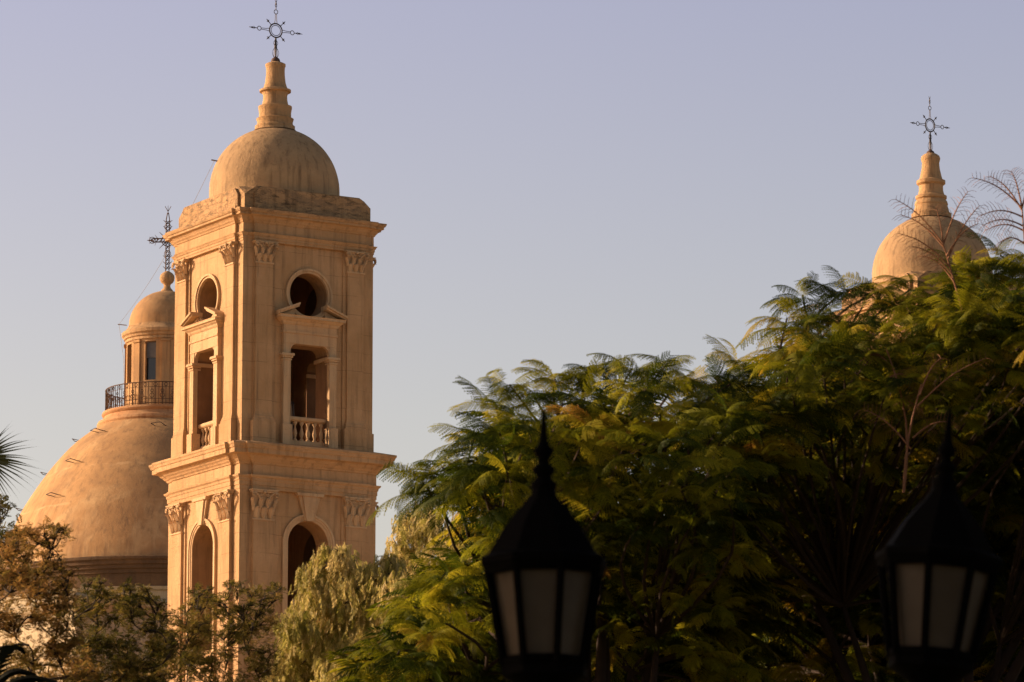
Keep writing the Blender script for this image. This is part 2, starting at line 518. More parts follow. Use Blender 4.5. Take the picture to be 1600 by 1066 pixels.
    def arm_(d, L_, full):
        d = d.normalized(); s = Vector((-d.z, 0, d.x))
        p0 = c + d * r0
        if full:
            rc = c + d * (r0 + L_ * .50)
            for q in (-1, 1):
                mb.tube([p0 + s * q * .05, c + d * (r0 + L_ * .15) + s * q * .028, rc - d * .06 + s * q * .02], .011, 5)
            mb.ring(rc, d, s, .07, .013, 16)
            mb.tube([rc + d * .07, c + d * (r0 + L_)], [.016, .010], 5)
            e = c + d * (r0 + L_ * .82)
            mb.tube([e - d * .05, e, e + d * .12], [.008, .035, .004], 5)
            for q in (-1, 1): mb.tube([c + d * (r0 + L_ * .68), c + d * (r0 + L_ * .78) + s * q * .045], .008, 4)
        else:
            mb.tube([p0, c + d * (r0 + L_)], [.016, .009], 5)
            e = c + d * (r0 + L_ * .7)
            mb.tube([e - d * .06, e, e + d * .1], [.006, .032, .004], 5)
            for q in (-1, 1): mb.tube([e - d * .02, e + d * .02 + s * q * .06], .008, 4)
    arm_(X, arm, True); arm_(-X, arm, True); arm_(Z, .80, True)
    for q in (-1, 1): arm_(Vector((q * 1.0, 0, 1.0)), .24, False); arm_(Vector((q * 1.0, 0, -1.0)), .22, False)
    if cross_rings:
        for q in (-1, 1): mb.tube([(0, 0, 42.40), (q * .045, 0, 42.54)], .007, 4)
    mb.build('cross', M_iron, T)
    # ---- four faces
    for k in range(4):
        M = rotM(k)
        # forward broken strips of wall behind the pilasters
        for s_ in (-1, 1):
            lo, hi = (1.25, 2.03) if s_ > 0 else (-2.03, -1.25)
            mb = MB(); mb.box(lo, hi, -AU - .05, -AU + .1, 27.15, 33.72, M)
            lo, hi = (1.20, 2.06) if s_ > 0 else (-2.06, -1.20)
            mb.box(lo, hi, -AL - .05, -AL + .1, 14, 25.61, M)
            mb.build('corner_strip', M_wall, T)
            pilaster(T, k, s_ * 1.68, AU + .05, .30, 27.15, 27.83, 28.14, 33.04, 33.70, .08)
            pilaster(T, k, s_ * 1.69, AL + .05, .36, None, None, 16, 24.66, 25.59, .08, True)
        # oculus frame
        mb = MB()
        for r0_, r1_, y0_ in ((.71, .78, -.05), (.78, .85, -.09)):
            rr = []
            for i in range(49):
                t = 2 * math.pi * i / 48
                rr.append([M @ Vector((rad * math.cos(t), y, 32.14 + rad * math.sin(t))) for rad, y in ((r0_, -AU + .05), (r0_, -AU + y0_), (r1_, -AU + y0_), (r1_, -AU + .05))])
            mb.loft(rr, True, False, False)
        mb.build('oculus_frame', M_trim, T, 40)
        if k not in (0,):  # discs added behind the other round windows to keep sun out of the belfry
            sh = MB(); sh.prism(circle_pts(0, 32.14, .80), -AU + .76, -AU + .80, M); sh.build('oculus_light_blocker', M_blocker, T)
        # aedicule
        mb = MB(); yf = -AU
        for s_ in (-1, 1):
            x = s_ * .84
            mb.box(x - .13, x + .13, yf - .16, yf + .1, 27.8, 29.98, M)
            for e, za, zb in ((.025, 29.90, 29.95), (.05, 29.98, 30.04), (.09, 30.04, 30.12)):
                mb.box(x - .13 - e, x + .13 + e, yf - .16 - e, yf + .1, za, zb, M)
            mb.box(x - .13, x + .13, yf - .14, yf + .1, 30.12, 30.46, M)
            mb.box(x - .17, x + .17, yf - .22, yf + .1, 27.15, 27.8, M)
        # spandrels following the shouldered head
        for s_ in (-1, 1):
            n = 6; r_ = .26; hw = .70
            arc = [(s_ * (hw - r_ + r_ * math.cos(math.pi / 2 * i / n)), 30.47 - r_ * .95 + r_ * .95 * math.sin(math.pi / 2 * i / n)) for i in range(n + 1)]
            mb.prism(arc + [(s_ * (hw + .02), 30.47), (s_ * (hw + .02), 30.22)], yf - .12, yf + .02, M)
        mb.build('window_surround', M_trim, T)
        mb = MB()
        def lintel(hw_, y_, za, zb):
            mb.box(-hw_, hw_, yf - y_, yf + .1, za, zb, M)
        lintel(.97, .15, 30.462, 30.84); lintel(1.0, .18, 30.80, 30.88); lintel(.97, .155, 30.88, 31.10)
        rings = []
        for e, z in ((.0, 31.08), (.03, 31.12), (.05, 31.17), (.12, 31.22), (.14, 31.25), (.20, 31.27), (.20, 31.33), (.22, 31.36), (.0, 31.40)):
            rings.append([M @ Vector(q) for q in [(-1.0 - e, yf - .17 - e, z), (1.0 + e, yf - .17 - e, z), (1.0 + e, yf + .08, z), (-1.0 - e, yf + .08, z)]])
        mb.loft(rings)
        ent = mb.build('window_entablature', M_trim, T)
        for s_ in (-1, 1):
            mb = MB()
            for (t0, t1, yy) in ((0, .06, .34), (.06, .13, .40)):
                mb.prism([(s_ * 1.24, 31.36 + t0), (s_ * .50, 31.66 + t0), (s_ * .50, 31.66 + t1), (s_ * 1.24, 31.36 + t1)], yf - yy, yf + .05, M)
            mb.prism([(s_ * 1.12, 31.38), (s_ * .56, 31.38), (s_ * .56, 31.62)], yf - .12, yf + .05, M)
            mb.build('raking_cornice', M_trim, ent)
        # lower arch
        arch = MB()
        for r0_, r1_, y0_ in ((.74, .81, -.03), (.81, .88, -.055), (.88, .95, -.085)):
            rr = []
            path = [(1, 18.0)] + [(None, math.pi * i / 24) for i in range(25)] + [(-1, 18.0)]
            for a, t in path:
                row = []
                for rad, y in ((r0_, -AL + .05), (r0_, -AL + y0_), (r1_, -AL + y0_), (r1_, -AL + .05)):
                    if a is not None: row.append(M @ Vector((a * rad, y, t)))
                    else: row.append(M @ Vector((rad * math.cos(t), y, 23.98 + rad * math.sin(t))))
                rr.append(row)
            arch.loft(rr)
        arch.build('arch_moulding', M_trim, T, 40)
        kb = MB(); yl = -AL
        kb.prism([(-.40, 25.52), (.40, 25.52), (.17, 24.70), (-.17, 24.70)], yl - .10, yl + .05, M)
        kb.prism([(-.28, 25.52), (.28, 25.52), (.12, 24.70), (-.12, 24.70)], yl - .15, yl + .05, M)
        kb.prism([(-.50, 25.60), (.50, 25.60), (.47, 25.50), (-.47, 25.50)], yl - .19, yl + .05, M)
        kb.build('keystone', M_trim, T)
        if k in (0, 1, 2):  # panels added behind two arches so the lower stage stays dark
            sh = MB()
            if k != 0: sh.prism(arch_pts(.80, 20.5, 23.98), -AL + .82, -AL + .87, M); sh.build('arch_light_blocker', M_blocker, T)
        for s_ in (-1, 1):
            im = MB()
            im.box(*sorted((s_ * .63, s_ * .72)), -AU - .02, -AU + .77, 30.02, 30.14, M)
            im.build('impost', M_trim, T)
        # balustrade
        bm_ = MB()
        rings = [[M @ Vector(q) for q in [(-.70, -AU + .10 - e, z), (.70, -AU + .10 - e, z), (.70, -AU + .26 + e, z), (-.70, -AU + .26 + e, z)]] for e, z in ((0, 27.97), (.03, 27.99), (.06, 28.02), (.06, 28.09), (.03, 28.12))]
        bm_.loft(rings)
        bm_.box(-.70, .70, -AU + .06, -AU + .30, 27.15, 27.34, M)
        rail = bm_.build('balustrade', M_trim, T)
        for i in range(6):
            x = -.60 + 1.2 * i / 5
            b1 = MB(); cc = M @ Vector((x, -AU + .18, 0))
            b1.lathe([(.07, 27.34), (.07, 27.39), (.045, 27.41), (.035, 27.45), (.06, 27.52), (.075, 27.60), (.055, 27.68), (.03, 27.78), (.028, 27.84), (.05, 27.87), (.05, 27.89), (.07, 27.90), (.07, 27.975)], 12, (cc.x, cc.y))
            b1.build('baluster', M_trim, rail, 50)
    # base storey cornice, hidden by the trees but there
    mb = MB(); mould(mb, AL + .02, B, .1, [(0, 14), (.1, 14.1), (.35, 14.4), (.4, 14.6), (0, 14.75)]); link('base_cornice', mb.mesh(), M_cornice, T)
    return T

def spire_profile(pts, zmap):
    return [(r * .0211, zmap(y)) for y, r in pts]
za = lambda y: 40.30 - (y - 101.6) * (40.30 - 38.10) / (203 - 101.6)
left_prof = spire_profile([(206, 34), (203, 31.5), (198.5, 31.5), (197, 28.5), (192, 27.8), (187, 29.5), (185.5, 25.5), (178, 25.2), (172, 26), (170.5, 26.5), (167.5, 26.5), (166, 21), (158, 19.2), (150, 18.8), (146, 20.8), (144.5, 24.8), (141.5, 24.8), (140, 19.8), (136, 18), (130, 16.2), (120, 15), (112, 14.6), (106, 15), (104, 16), (101, 16), (99, 12), (97, 6)], za)
right_prof = spire_profile([(206, 35), (203, 34), (198, 34), (196, 31), (190, 29), (184, 27.5), (182, 28.5), (177, 27), (174, 24), (172, 26.5), (168, 26.5), (166, 22.5), (158, 20.5), (150, 20.5), (147, 24.5), (142, 24.5), (140, 20), (134, 18.2), (122, 15.5), (112, 14.5), (107, 16), (104, 16.5), (100, 15), (97, 11), (94, 4)], za)

tower_l = make_tower((TX, TY, 0), AZ, left_prof, .77)
tag(tower_l, 'ochre bell tower seen whole with its round windows and balustrades, beside the big dome', 'bell tower', 'twin bell towers of the church')
P2 = Vector((TX, TY, 0)) + Dv * SPACING
tower_r = copy_tree(tower_l)
tower_r.name = 'bell_tower.001'
tower_r.location = (P2.x, P2.y, -.10)
tag(tower_r, 'farther bell tower at right, only its dome, spire and cross showing above the feathery trees', 'bell tower', 'twin bell towers of the church')
for ch in list(bpy.data.objects):
    if ch.parent == tower_r and ch.name.startswith('spire'):
        mb = MB(); mb.lathe(right_prof, 32)
        ch.data = mb.mesh('spire'); ch.data.materials.append(M_spire); smooth_me(ch.data, 35)
        for c2 in list(bpy.data.objects):
            if c2.parent == ch: c2.hide_render = False
    if ch.parent == tower_r and ch.name.startswith('cross'):
        ch.scale = (.87, 1, 1)

# bell frame standing in the belfry of the near tower
bf = empty('tower_bell', tuple(Vector((TX, TY, 27.15)) + Dv * .35 + Nv * .7), AZ)
mb = MB()
for s_ in (-.55, .55):
    for y_ in (-.4, .4):
        mb.tube([(s_ * 1.2, y_, 0), (s_, y_, 1.9)], .05, 6)
    mb.tube([(s_, -.45, 1.9), (s_, .45, 1.9)], .06, 6)
mb.tube([(-.7, 0, 1.95), (.7, 0, 1.95)], .06, 6)
mb.build('bell_frame', M_iron, bf)
mb = MB(); mb.lathe([(.03, 1.9), (.12, 1.88), (.2, 1.8), (.24, 1.6), (.3, 1.35), (.42, 1.15), (.44, 1.1), (.4, 1.1), (.2, 1.5), (.05, 1.7)], 24)
mb.build('bell', simple('bronze', (.10, .08, .04), .5, .7), bf, 60)
tag(bf, 'dark iron bell frame with a bell behind the shaded balustrade of the near tower', 'bell')

# ------------------------------------------------------------------ church body, main dome and lantern
mid = Vector((TX, TY, 0)) + Dv * SPACING / 2
dc = mid + Nv * 34.0
K = 0.02553
ch = empty('church', tuple(dc), AZ)
tag(ch, 'large plain ochre dome with railed gallery and small lantern, rising behind the left bell tower', 'church')
M_pale = stucco('pale_plaster', (0.48, 0.40, 0.26), (0.36, 0.29, 0.18), stain_amt=.4)
mb = MB(); mb.box(-10.2, 10.2, -33.0, 14, 0, 17.5)
mb.box(-7.4, 7.4, -7.4, 7.4, 17.5, 26.0)
mb.build('nave_wall', M_pale, ch)
mb = MB(); mb.prism([(-10.8, 17.5), (10.8, 17.5), (0, 21.5)], -33.3, 14.3)
M_tile = simple('roof_tile', (.22, .10, .06), .85, 0, .4, 3)
mb.build('roof', M_tile, ch)
mb = MB()
mould(mb, 7.4, 5, .1, [(0, 25.4), (.1, 25.5), (.3, 25.7), (.35, 25.9), (.1, 26.05), (0, 26.1)])
link('block_cornice', mb.mesh(), M_pale, ch)
mb = MB(); mb.lathe([(6.62, 25.9), (6.62, 26.62), (6.72, 26.66), (6.76, 26.78), (6.66, 26.80)], 120)
mb.build('drum', M_pale, ch, 40)
mb = MB(); mb.lathe([(6.60, 26.75), (6.60, 27.30), (6.66, 27.32), (6.66, 27.46), (6.74, 27.5), (6.74, 27.62), (6.82, 27.66), (6.82, 27.78), (6.90, 27.84), (6.90, 27.93), (6.84, 27.97), (6.4, 28.02)], 120)
mb.build('drum_ledge', M_ledge, ch, 30)
pr = [(28.01, 258), (28.62, 254), (29.4, 241.5), (30.45, 224), (31.23, 206), (32.26, 178), (33.27, 143), (34.05, 104), (34.4, 84)]
def dome_r(z):
    if z <= pr[0][0]: return pr[0][1] * K
    for i in range(len(pr) - 1):
        if pr[i][0] <= z <= pr[i + 1][0]:
            t = (z - pr[i][0]) / (pr[i + 1][0] - pr[i][0])
            p0 = pr[max(i - 1, 0)]; p1 = pr[i]; p2 = pr[i + 1]; p3 = pr[min(i + 2, len(pr) - 1)]
            m1 = (p2[1] - p0[1]) / (p2[0] - p0[0]); m2 = (p3[1] - p1[1]) / (p3[0] - p1[0]); h = p2[0] - p1[0]
            return K * ((2 * t**3 - 3 * t**2 + 1) * p1[1] + (t**3 - 2 * t**2 + t) * h * m1 + (-2 * t**3 + 3 * t**2) * p2[1] + (t**3 - t**2) * h * m2)
    return pr[-1][1] * K
mb = MB(); mb.lathe([(dome_r(28.0 + 6.4 * i / 48), 28.0 + 6.4 * i / 48) for i in range(49)], 160)
mdome = mb.build('dome', M_bdome, ch, 60)
# step irons let into the dome
def cyl(phi, r, z):
    """phi: angle from the direction towards the camera, positive to the right; in church local axes"""
    d = Vector((math.sin(phi), -math.cos(phi), 0)); d.rotate(Matrix.Rotation(-AZ, 3, 'Z'))
    return Vector((d.x * r, d.y * r, z))
for ph in (-90, -45, 0, 45, 90, 135, 180, 225):
    for z_ in ((33.5, 32.15, 30.7) if ph != 0 else (33.6,)):
        r_ = dome_r(z_) - .03; dp = .17 / r_
        a_ = R(ph) - dp
        mb = MB()
        mb.tube([cyl(R(ph) - dp, r_, z_), cyl(R(ph) - dp * 1.7, r_ + .30, z_ + .06), cyl(R(ph) + dp * .3, r_ + .36, z_ + .10), cyl(R(ph) + dp * 1.2, r_ + .12, z_ + .02), cyl(R(ph) + dp * 1.6, r_, z_)], .016, 5)
        mb.build('step_iron', M_iron, mdome)
mb = MB(); mb.lathe([(2.70, 34.02), (2.74, 34.10), (2.70, 34.2), (2.56, 34.24), (2.50, 34.3), (2.46, 34.42), (2.52, 34.46), (2.55, 34.52), (2.52, 34.60), (1.5, 34.62)], 96)
mb.build('gallery', stucco('gallery_stone', STONE, (0.40, .2, .09), stain=(.22, .09, .04), stain_amt=.8), ch, 30)
mb = MB()
rr = 2.40
for z_, t_ in ((34.68, .014), (34.84, .010), (35.32, .010), (35.52, .022)):
    mb.ring((0, 0, z_), (1, 0, 0), (0, 1, 0), rr, t_, 96, 5)
nb = 108
for i in range(nb):
    a_ = 2 * math.pi * i / nb
    p = Vector((math.cos(a_) * rr, math.sin(a_) * rr, 0)); tdir = Vector((-math.sin(a_), math.cos(a_), 0))
    mb.tube([p + Vector((0, 0, 34.6)), p + Vector((0, 0, 35.52))], .024 if i % 9 == 0 else .014, 4)
    if i % 3 == 1:
        mb.ring(p + Vector((0, 0, 35.42)), tdir, (0, 0, 1), .07, .014, 12, 4)
    if i % 3 == 0:
        mb.ring(p + Vector((0, 0, 34.98)), tdir, (0, 0, 1), .09, .014, 12, 4)
        mb.ring(p + Vector((0, 0, 35.17)), tdir, (0, 0, 1), .06, .014, 12, 4)
mb.build('gallery_railing', M_rust, ch)
# lantern
W0 = -19
base = MB(); base.lathe([(1.6, 34.5), (1.6, 37.62)], 96)
cut = MB(); cut.lathe([(1.35, 34.8), (1.35, 37.5)], 48)
wins = []
for k in range(8):
    a_ = R(W0 + 45 * k)
    c0 = cyl(a_, 1.0, 0); c1 = cyl(a_, 2.0, 0); ax = (c1 - c0).normalized(); sx = Vector((-ax.y, ax.x, 0))
    Mw = Matrix((( sx.x, ax.x, 0, 0), (sx.y, ax.y, 0, 0), (0, 0, 1, 0), (0, 0, 0, 1)))
    wins.append(Mw)
    cut.box(-.23, .23, 1.1, 2.0, 35.75, 37.32, Mw)
me = boolean(base, cut)
lan = link('lantern', me, M_bdome, ch, 30)
for k, Mw in enumerate(wins):
    mb = MB(); mb.box(-.229, .229, 1.40, 1.42, 35.751, 37.319, Mw)
    f_ = mb.build('window', M_glass, lan)
    mb = MB(); mb.box(-.226, .226, 1.43, 1.46, 36.66, 37.316, Mw); mb.build('shutter', M_shut, f_) if k % 2 == 0 or k == 1 else None
    # rotate half a bay for the pilasters
    Mp = Matrix.Rotation(R(22.5), 4, 'Z') @ Mw
    for e, za_, zb_ in ((0, 34.7, 37.3), (.04, 37.3, 37.42), (.06, 37.36, 37.40), (.05, 34.62, 34.95)):
        pass
    mb = MB()
    mb.box(-.16, .16, 1.45, 1.655, 34.9, 37.30, Mp); mb.box(-.20, .20, 1.45, 1.70, 37.302, 37.40, Mp); mb.box(-.20, .20, 1.45, 1.70, 34.62, 34.9, Mp)
    mb.build('pilaster', M_bdome, lan)
mb = MB(); mb.lathe([(1.60, 37.40), (1.66, 37.44), (1.64, 37.55), (1.70, 37.58), (1.72, 37.66), (1.79, 37.72), (1.80, 37.84), (1.76, 37.88), (1.68, 37.92), (1.62, 38.0), (1.56, 38.06), (1.55, 38.12), (1.5, 38.13)], 96)
mb.build('lantern_cornice', M_spire, ch, 30)
mb = MB(); mb.lathe([(1.51, 38.05), (1.51, 38.2)] + [(1.51 * math.cos(R(t)), 38.2 + 1.42 * math.sin(R(t))) for t in range(4, 88, 4)], 72)
mb.build('lantern_dome', M_bdome, ch, 60)
mb = MB(); mb.lathe([(.34, 39.5), (.26, 39.62), (.22, 39.68), (.15, 39.76), (.13, 39.85), (.16, 39.92), (.24, 39.98), (.29, 40.08), (.30, 40.18), (.28, 40.28), (.2, 40.37), (.12, 40.42), (.02, 40.46)], 24)
mb.build('finial', M_spire, ch, 50)
mb = MB()
for sx in (-.07, .07):
    for sy in (-.05, .05):
        mb.tube([(sx, sy, 40.4), (sx, sy, 42.55), (sx * .3, sy * .3, 42.85)], .016, 4)
        mb.tube([(-.62, sy, 41.72 + sx), (.62, sy, 41.72 + sx)], .016, 4)
for i in range(12):
    z_ = 40.5 + i * .17
    for sy in (-.05, .05): mb.tube([(-.07, sy, z_), (.07, sy, z_ + .17)], .010, 4); mb.tube([(.07, sy, z_), (-.07, sy, z_ + .17)], .010, 4)
for i in range(9):
    x_ = -.62 + i * .14
    for sy in (-.05, .05): mb.tube([(x_, sy, 41.65), (x_ + .14, sy, 41.79)], .010, 4)
for s_ in (-1, 1): mb.tube([(s_ * .6, 0, 41.72), (s_ * .84, 0, 41.72)], [.05, .006], 5); 
for k in range(4):
    a_ = R(45 + 90 * k); d = Vector((math.cos(a_), 0, math.sin(a_)))
    mb.tube([Vector((0, 0, 41.72)) + d * .1, Vector((0, 0, 41.72)) + d * .48], [.026, .008], 5)
mb.ring((0, 0, 41.72), (1, 0, 0), (0, 0, 1), .24, .02, 20, 5)
mb.tube([(0, 0, 42.8), (0, 0, 43.15)], [.015, .008], 5)
for s_ in (-1, 1): mb.tube([(0, 0, 42.9), (s_ * .12, 0, 43.12)], .012, 4)
for s_ in (-1, 1):
    for z_ in (40.55, 40.75, 41.0, 42.2, 42.45): mb.tube([(s_ * .07, 0, z_), (s_ * .18, 0, z_ + .1)], [.02, .008], 4)
for s_ in (-1, 1):
    mb.ring((s_ * .62, 0, 41.72), (1, 0, 0), (0, 0, 1), .13, .013, 14, 5)
    mb.ring((0, 0, 41.72 + s_ * .55), (1, 0, 0), (0, 0, 1), .13, .013, 14, 5)
    for q in (-1, 1):
        mb.tube([(s_ * .60, 0, 41.72), (s_ * .74, 0, 41.72 + q * .14)], [.018, .006], 4)
        mb.tube([(s_ * .40, 0, 41.79), (s_ * .52, 0, 41.72 + q * .22)], [.018, .006], 4)
_c = mb.build('cross', M_rust, ch); _c.rotation_euler = (0, 0, -AZ)

# lightning cable
pA = at(335, 251, 159.5); pB = at(186, 507, 196)
mb = MB()
pts = [pA + (pB - pA) * t - Vector((0, 0, 1.2 * math.sin(math.pi * t) * .35)) for t in [i / 16 for i in range(17)]]
mb.tube(pts, .007, 4)
mb.tube([pB, at(193, 560, 196), at(194, 600, 196)], .007, 4)
mb.tube([pB + Vector((-.05, 0, 0)), pB + Vector((.30, .1, -.02))], .02, 5)
mb.tube([pA + Vector((-.1, 0, .02)), pA + Vector((.25, 0, -.05))], .025, 5)
tag(mb.build('lightning_cable', M_cable), 'thin lightning cable strung from the tower dome down to the lantern', 'cable')

# ------------------------------------------------------------------ foliage machinery (numpy)
rng = np.random.default_rng(11)

class Fol:
    """collects triangles of leaf templates, with one random value per leaf for colour"""
    def __init__(s): s.V = []; s.F = []; s.C = []; s.n = 0
    def add(s, tv, tf, mats, offs, var):
        """tv (k,3) template, tf (m,3) faces, mats (n,3,3) columns = axes*scale, offs (n,3), var (n,)"""
        n, k = len(offs), len(tv)
        v = np.einsum('nij,kj->nki', mats, tv) + offs[:, None, :]
        f = tf[None] + (np.arange(n) * k)[:, None, None] + s.n
        s.V.append(v.reshape(-1, 3)); s.F.append(f.reshape(-1, 3)); s.C.append(np.repeat(var, k)); s.n += n * k
    def build(s, name, mat, parent):
        V = np.concatenate(s.V).astype(np.float32); F = np.concatenate(s.F).astype(np.int32); Cc = np.concatenate(s.C).astype(np.float32)
        me = bpy.data.meshes.new(name)
        me.vertices.add(len(V)); me.vertices.foreach_set('co', V.ravel())
        me.loops.add(F.size); me.loops.foreach_set('vertex_index', F.ravel())
        me.polygons.add(len(F)); me.polygons.foreach_set('loop_start', np.arange(0, F.size, 3, dtype=np.int32))
        try: me.polygons.foreach_set('loop_total', np.full(len(F), 3, dtype=np.int32))
        except Exception: pass
        at_ = me.attributes.new('var', 'FLOAT', 'POINT'); at_.data.foreach_set('value', Cc)
        me.update(calc_edges=True)
        return link(name, me, mat, parent)

def axes(fwd, up):
    """(n,3) forward & approximate up -> (n,3,3) matrices with columns x=fwd, y=side, z=up"""
    f = fwd / np.linalg.norm(fwd, axis=1, keepdims=True)
    sd_ = np.cross(up, f); sd_ /= np.linalg.norm(sd_, axis=1, keepdims=True) + 1e-9
    u = np.cross(f, sd_)
    return np.stack([f, sd_, u], axis=2)

def leaf_mat(name, greens, trans=.35, rough=.6, spec=.12, vein=None):
    m, nt, b = new_mat(name)
    a = node(nt, 'ShaderNodeAttribute', attribute_name='var')
    r = node(nt, 'ShaderNodeValToRGB')
    e = r.color_ramp.elements
    for i, (p, c) in enumerate(greens):
        q = e[i] if i < 2 else e.new(p)
        q.position = p; q.color = (*c, 1)
    tc = node(nt, 'ShaderNodeTexCoord'); n = node(nt, 'ShaderNodeTexNoise'); n.inputs['Scale'].default_value = 3.5; n.inputs['Detail'].default_value = 4
    nt.links.new(tc.outputs['Object'], n.inputs[0])
    ad = node(nt, 'ShaderNodeMath', operation='MULTIPLY_ADD'); ad.inputs[1].default_value = .5; ad.inputs[2].default_value = -.25
    nt.links.new(n.outputs[0], ad.inputs[0])
    ad2 = node(nt, 'ShaderNodeMath', operation='ADD'); nt.links.new(a.outputs['Fac'], ad2.inputs[0]); nt.links.new(ad.outputs[0], ad2.inputs[1])
    nt.links.new(ad2.outputs[0], r.inputs[0])
    nt.links.new(r.outputs[0], b.inputs['Base Color'])
    b.inputs['Roughness'].default_value = rough; b.inputs['Specular IOR Level'].default_value = spec
    t = node(nt, 'ShaderNodeBsdfTranslucent'); nt.links.new(r.outputs[0], t.inputs[0])
    mxs = node(nt, 'ShaderNodeMixShader'); mxs.inputs[0].default_value = trans
    nt.links.new(b.outputs[0], mxs.inputs[1]); nt.links.new(t.outputs[0], mxs.inputs[2])
    nt.links.new(mxs.outputs[0], nt.nodes['Material Output'].inputs[0])
    return m

M_bark = simple('grey_bark', (.10, .075, .05), .9, 0, .5, 6)
M_twig = simple('red_brown_twig', (.24, .11, .05), .8, 0, .4, 12)
M_barkd2 = simple('brown_bough', (.04, .024, .014), .9, 0, .4, 8)
M_barkd = simple('dark_bark', (.035, .025, .018), .9, 0, .5, 6)

def frond_template(seed, hq=True):
    """feathery twice-divided frond of length 1 along x, arching down; pinnae droop"""
    rr = np.random.default_rng(seed)
    bend = rr.uniform(.75, 1.5); side = rr.uniform(-.35, .35)
    N = 24; t = np.linspace(0, 1, N + 1)
    ang = -bend * t ** 1.3; yaw = side * t
    dx = np.cos(ang) * np.cos(yaw); dy = np.cos(ang) * np.sin(yaw); dz = np.sin(ang)
    P = np.zeros((N + 1, 3)); P[1:, 0] = np.cumsum((dx[:-1] + dx[1:]) / 2) / N; P[1:, 1] = np.cumsum((dy[:-1] + dy[1:]) / 2) / N; P[1:, 2] = np.cumsum((dz[:-1] + dz[1:]) / 2) / N
    T = np.stack([dx, dy, dz], 1)
    V = []; Fc = []
    def tri(a, b, c):
        n = len(V); V.extend([a, b, c]); Fc.append((n, n + 1, n + 2))
    up0 = np.array([0, 0, 1.])
    for i in range(N):       # rachis
        w_ = .007 * (1 - .7 * t[i]); s_ = np.array([0, 1., 0]); 
        tri(P[i] - s_ * w_, P[i] + s_ * w_, P[i + 1]); tri(P[i] - up0 * w_, P[i] + up0 * w_, P[i + 1])
    npin = 17 if hq else 13
    for k in range(npin):
        u = .12 + .86 * (k + .5) / npin
        i = int(u * N); fr = u * N - i
        base = P[i] * (1 - fr) + P[min(i + 1, N)] * fr; tt = T[i] / np.linalg.norm(T[i])
        sd_ = np.cross(up0, tt); sd_ /= np.linalg.norm(sd_); nn = np.cross(tt, sd_)
        L0 = .25 * (math.sin(math.pi * (u * .82 + .10)) ** .7)
        for sg in (-1, 1):
            Lp = L0 * rr.uniform(.8, 1.12)
            d = sd_ * sg * .86 + tt * rr.uniform(.42, .62) + nn * rr.uniform(.0, .15)
            d /= np.linalg.norm(d)
            drop = np.array([0, 0, -1.]) * Lp * rr.uniform(.45, .85)
            if hq:
                m_ = 7; prev = base
                for j in range(1, m_ + 1):
                    q = j / m_
                    p = base + d * Lp * q + drop * q * q
                    seg = p - prev; sl = np.linalg.norm(seg); sn = seg / sl
                    lat = np.cross(sn, nn); lat /= np.linalg.norm(lat) + 1e-9
                    ll = .030 * (1 - .55 * q) + .005
                    for s2 in (-1, 1):
                        tip = (prev + p) / 2 + lat * s2 * ll * .85 + sn * ll * .75 - nn * ll * .45
                        tri(prev, p, tip)
                    prev = p
            else:
                p = base + d * Lp + drop; mid_ = base + d * Lp * .5 + drop * .25
                lat = np.cross(d, nn); lat /= np.linalg.norm(lat)
                tri(base, mid_ + lat * .02, p); tri(base, p, mid_ - lat * .02)
    return np.array(V), np.array(Fc)

FR_HQ = [frond_template(i) for i in range(6)]
FR_LQ = [frond_template(i + 20, False) for i in range(4)]

def spray(fol, P, axis, n, size, hq, tone, elev=(.05, .9)):
    """umbrella of fronds round a shoot tip"""
    ax = np.array(axis, float); ax /= np.linalg.norm(ax)
    a0 = rng.uniform(0, 6.28)
    ref = np.array([1., 0, 0]) if abs(ax[0]) < .9 else np.array([0, 1., 0])
    e1 = np.cross(ax, ref); e1 /= np.linalg.norm(e1); e2 = np.cross(ax, e1)
    th = a0 + 2.399 * np.arange(n) + rng.uniform(-.3, .3, n)
    el_ = rng.uniform(elev[0], elev[1], n)
    f = (np.cos(th)[:, None] * e1 + np.sin(th)[:, None] * e2) * np.cos(el_)[:, None] + np.sin(el_)[:, None] * ax
    M = axes(f, np.tile([0, 0, 1.0], (n, 1)) + rng.normal(0, .34, (n, 3)))
    sz = size * rng.uniform(.75, 1.15, n)
    M = M * sz[:, None, None]
    offs = np.array(P) + rng.normal(0, .02, (n, 3)) - ax * rng.uniform(0, .10, n)[:, None]
    var = np.clip(tone + rng.normal(0, .14, n), 0, 1)
    lib = FR_HQ if hq else FR_LQ
    idx = rng.integers(0, len(lib), n)
    for i in range(len(lib)):
        k = idx == i
        if k.any(): fol.add(lib[i][0], lib[i][1], M[k], offs[k], var[k])

def curve(p, q, sag=.0, wob=.06, n=8):
    p, q = Vector(p), Vector(q); L_ = (q - p).length
    w1 = Vector(rng.normal(0, wob, 3)) * L_; out = []
    for i in range(n + 1):
        t = i / n
        out.append(p.lerp(q, t) + w1 * math.sin(math.pi * t) + Vector((0, 0, -sag * L_ * math.sin(math.pi * t))))
    return out

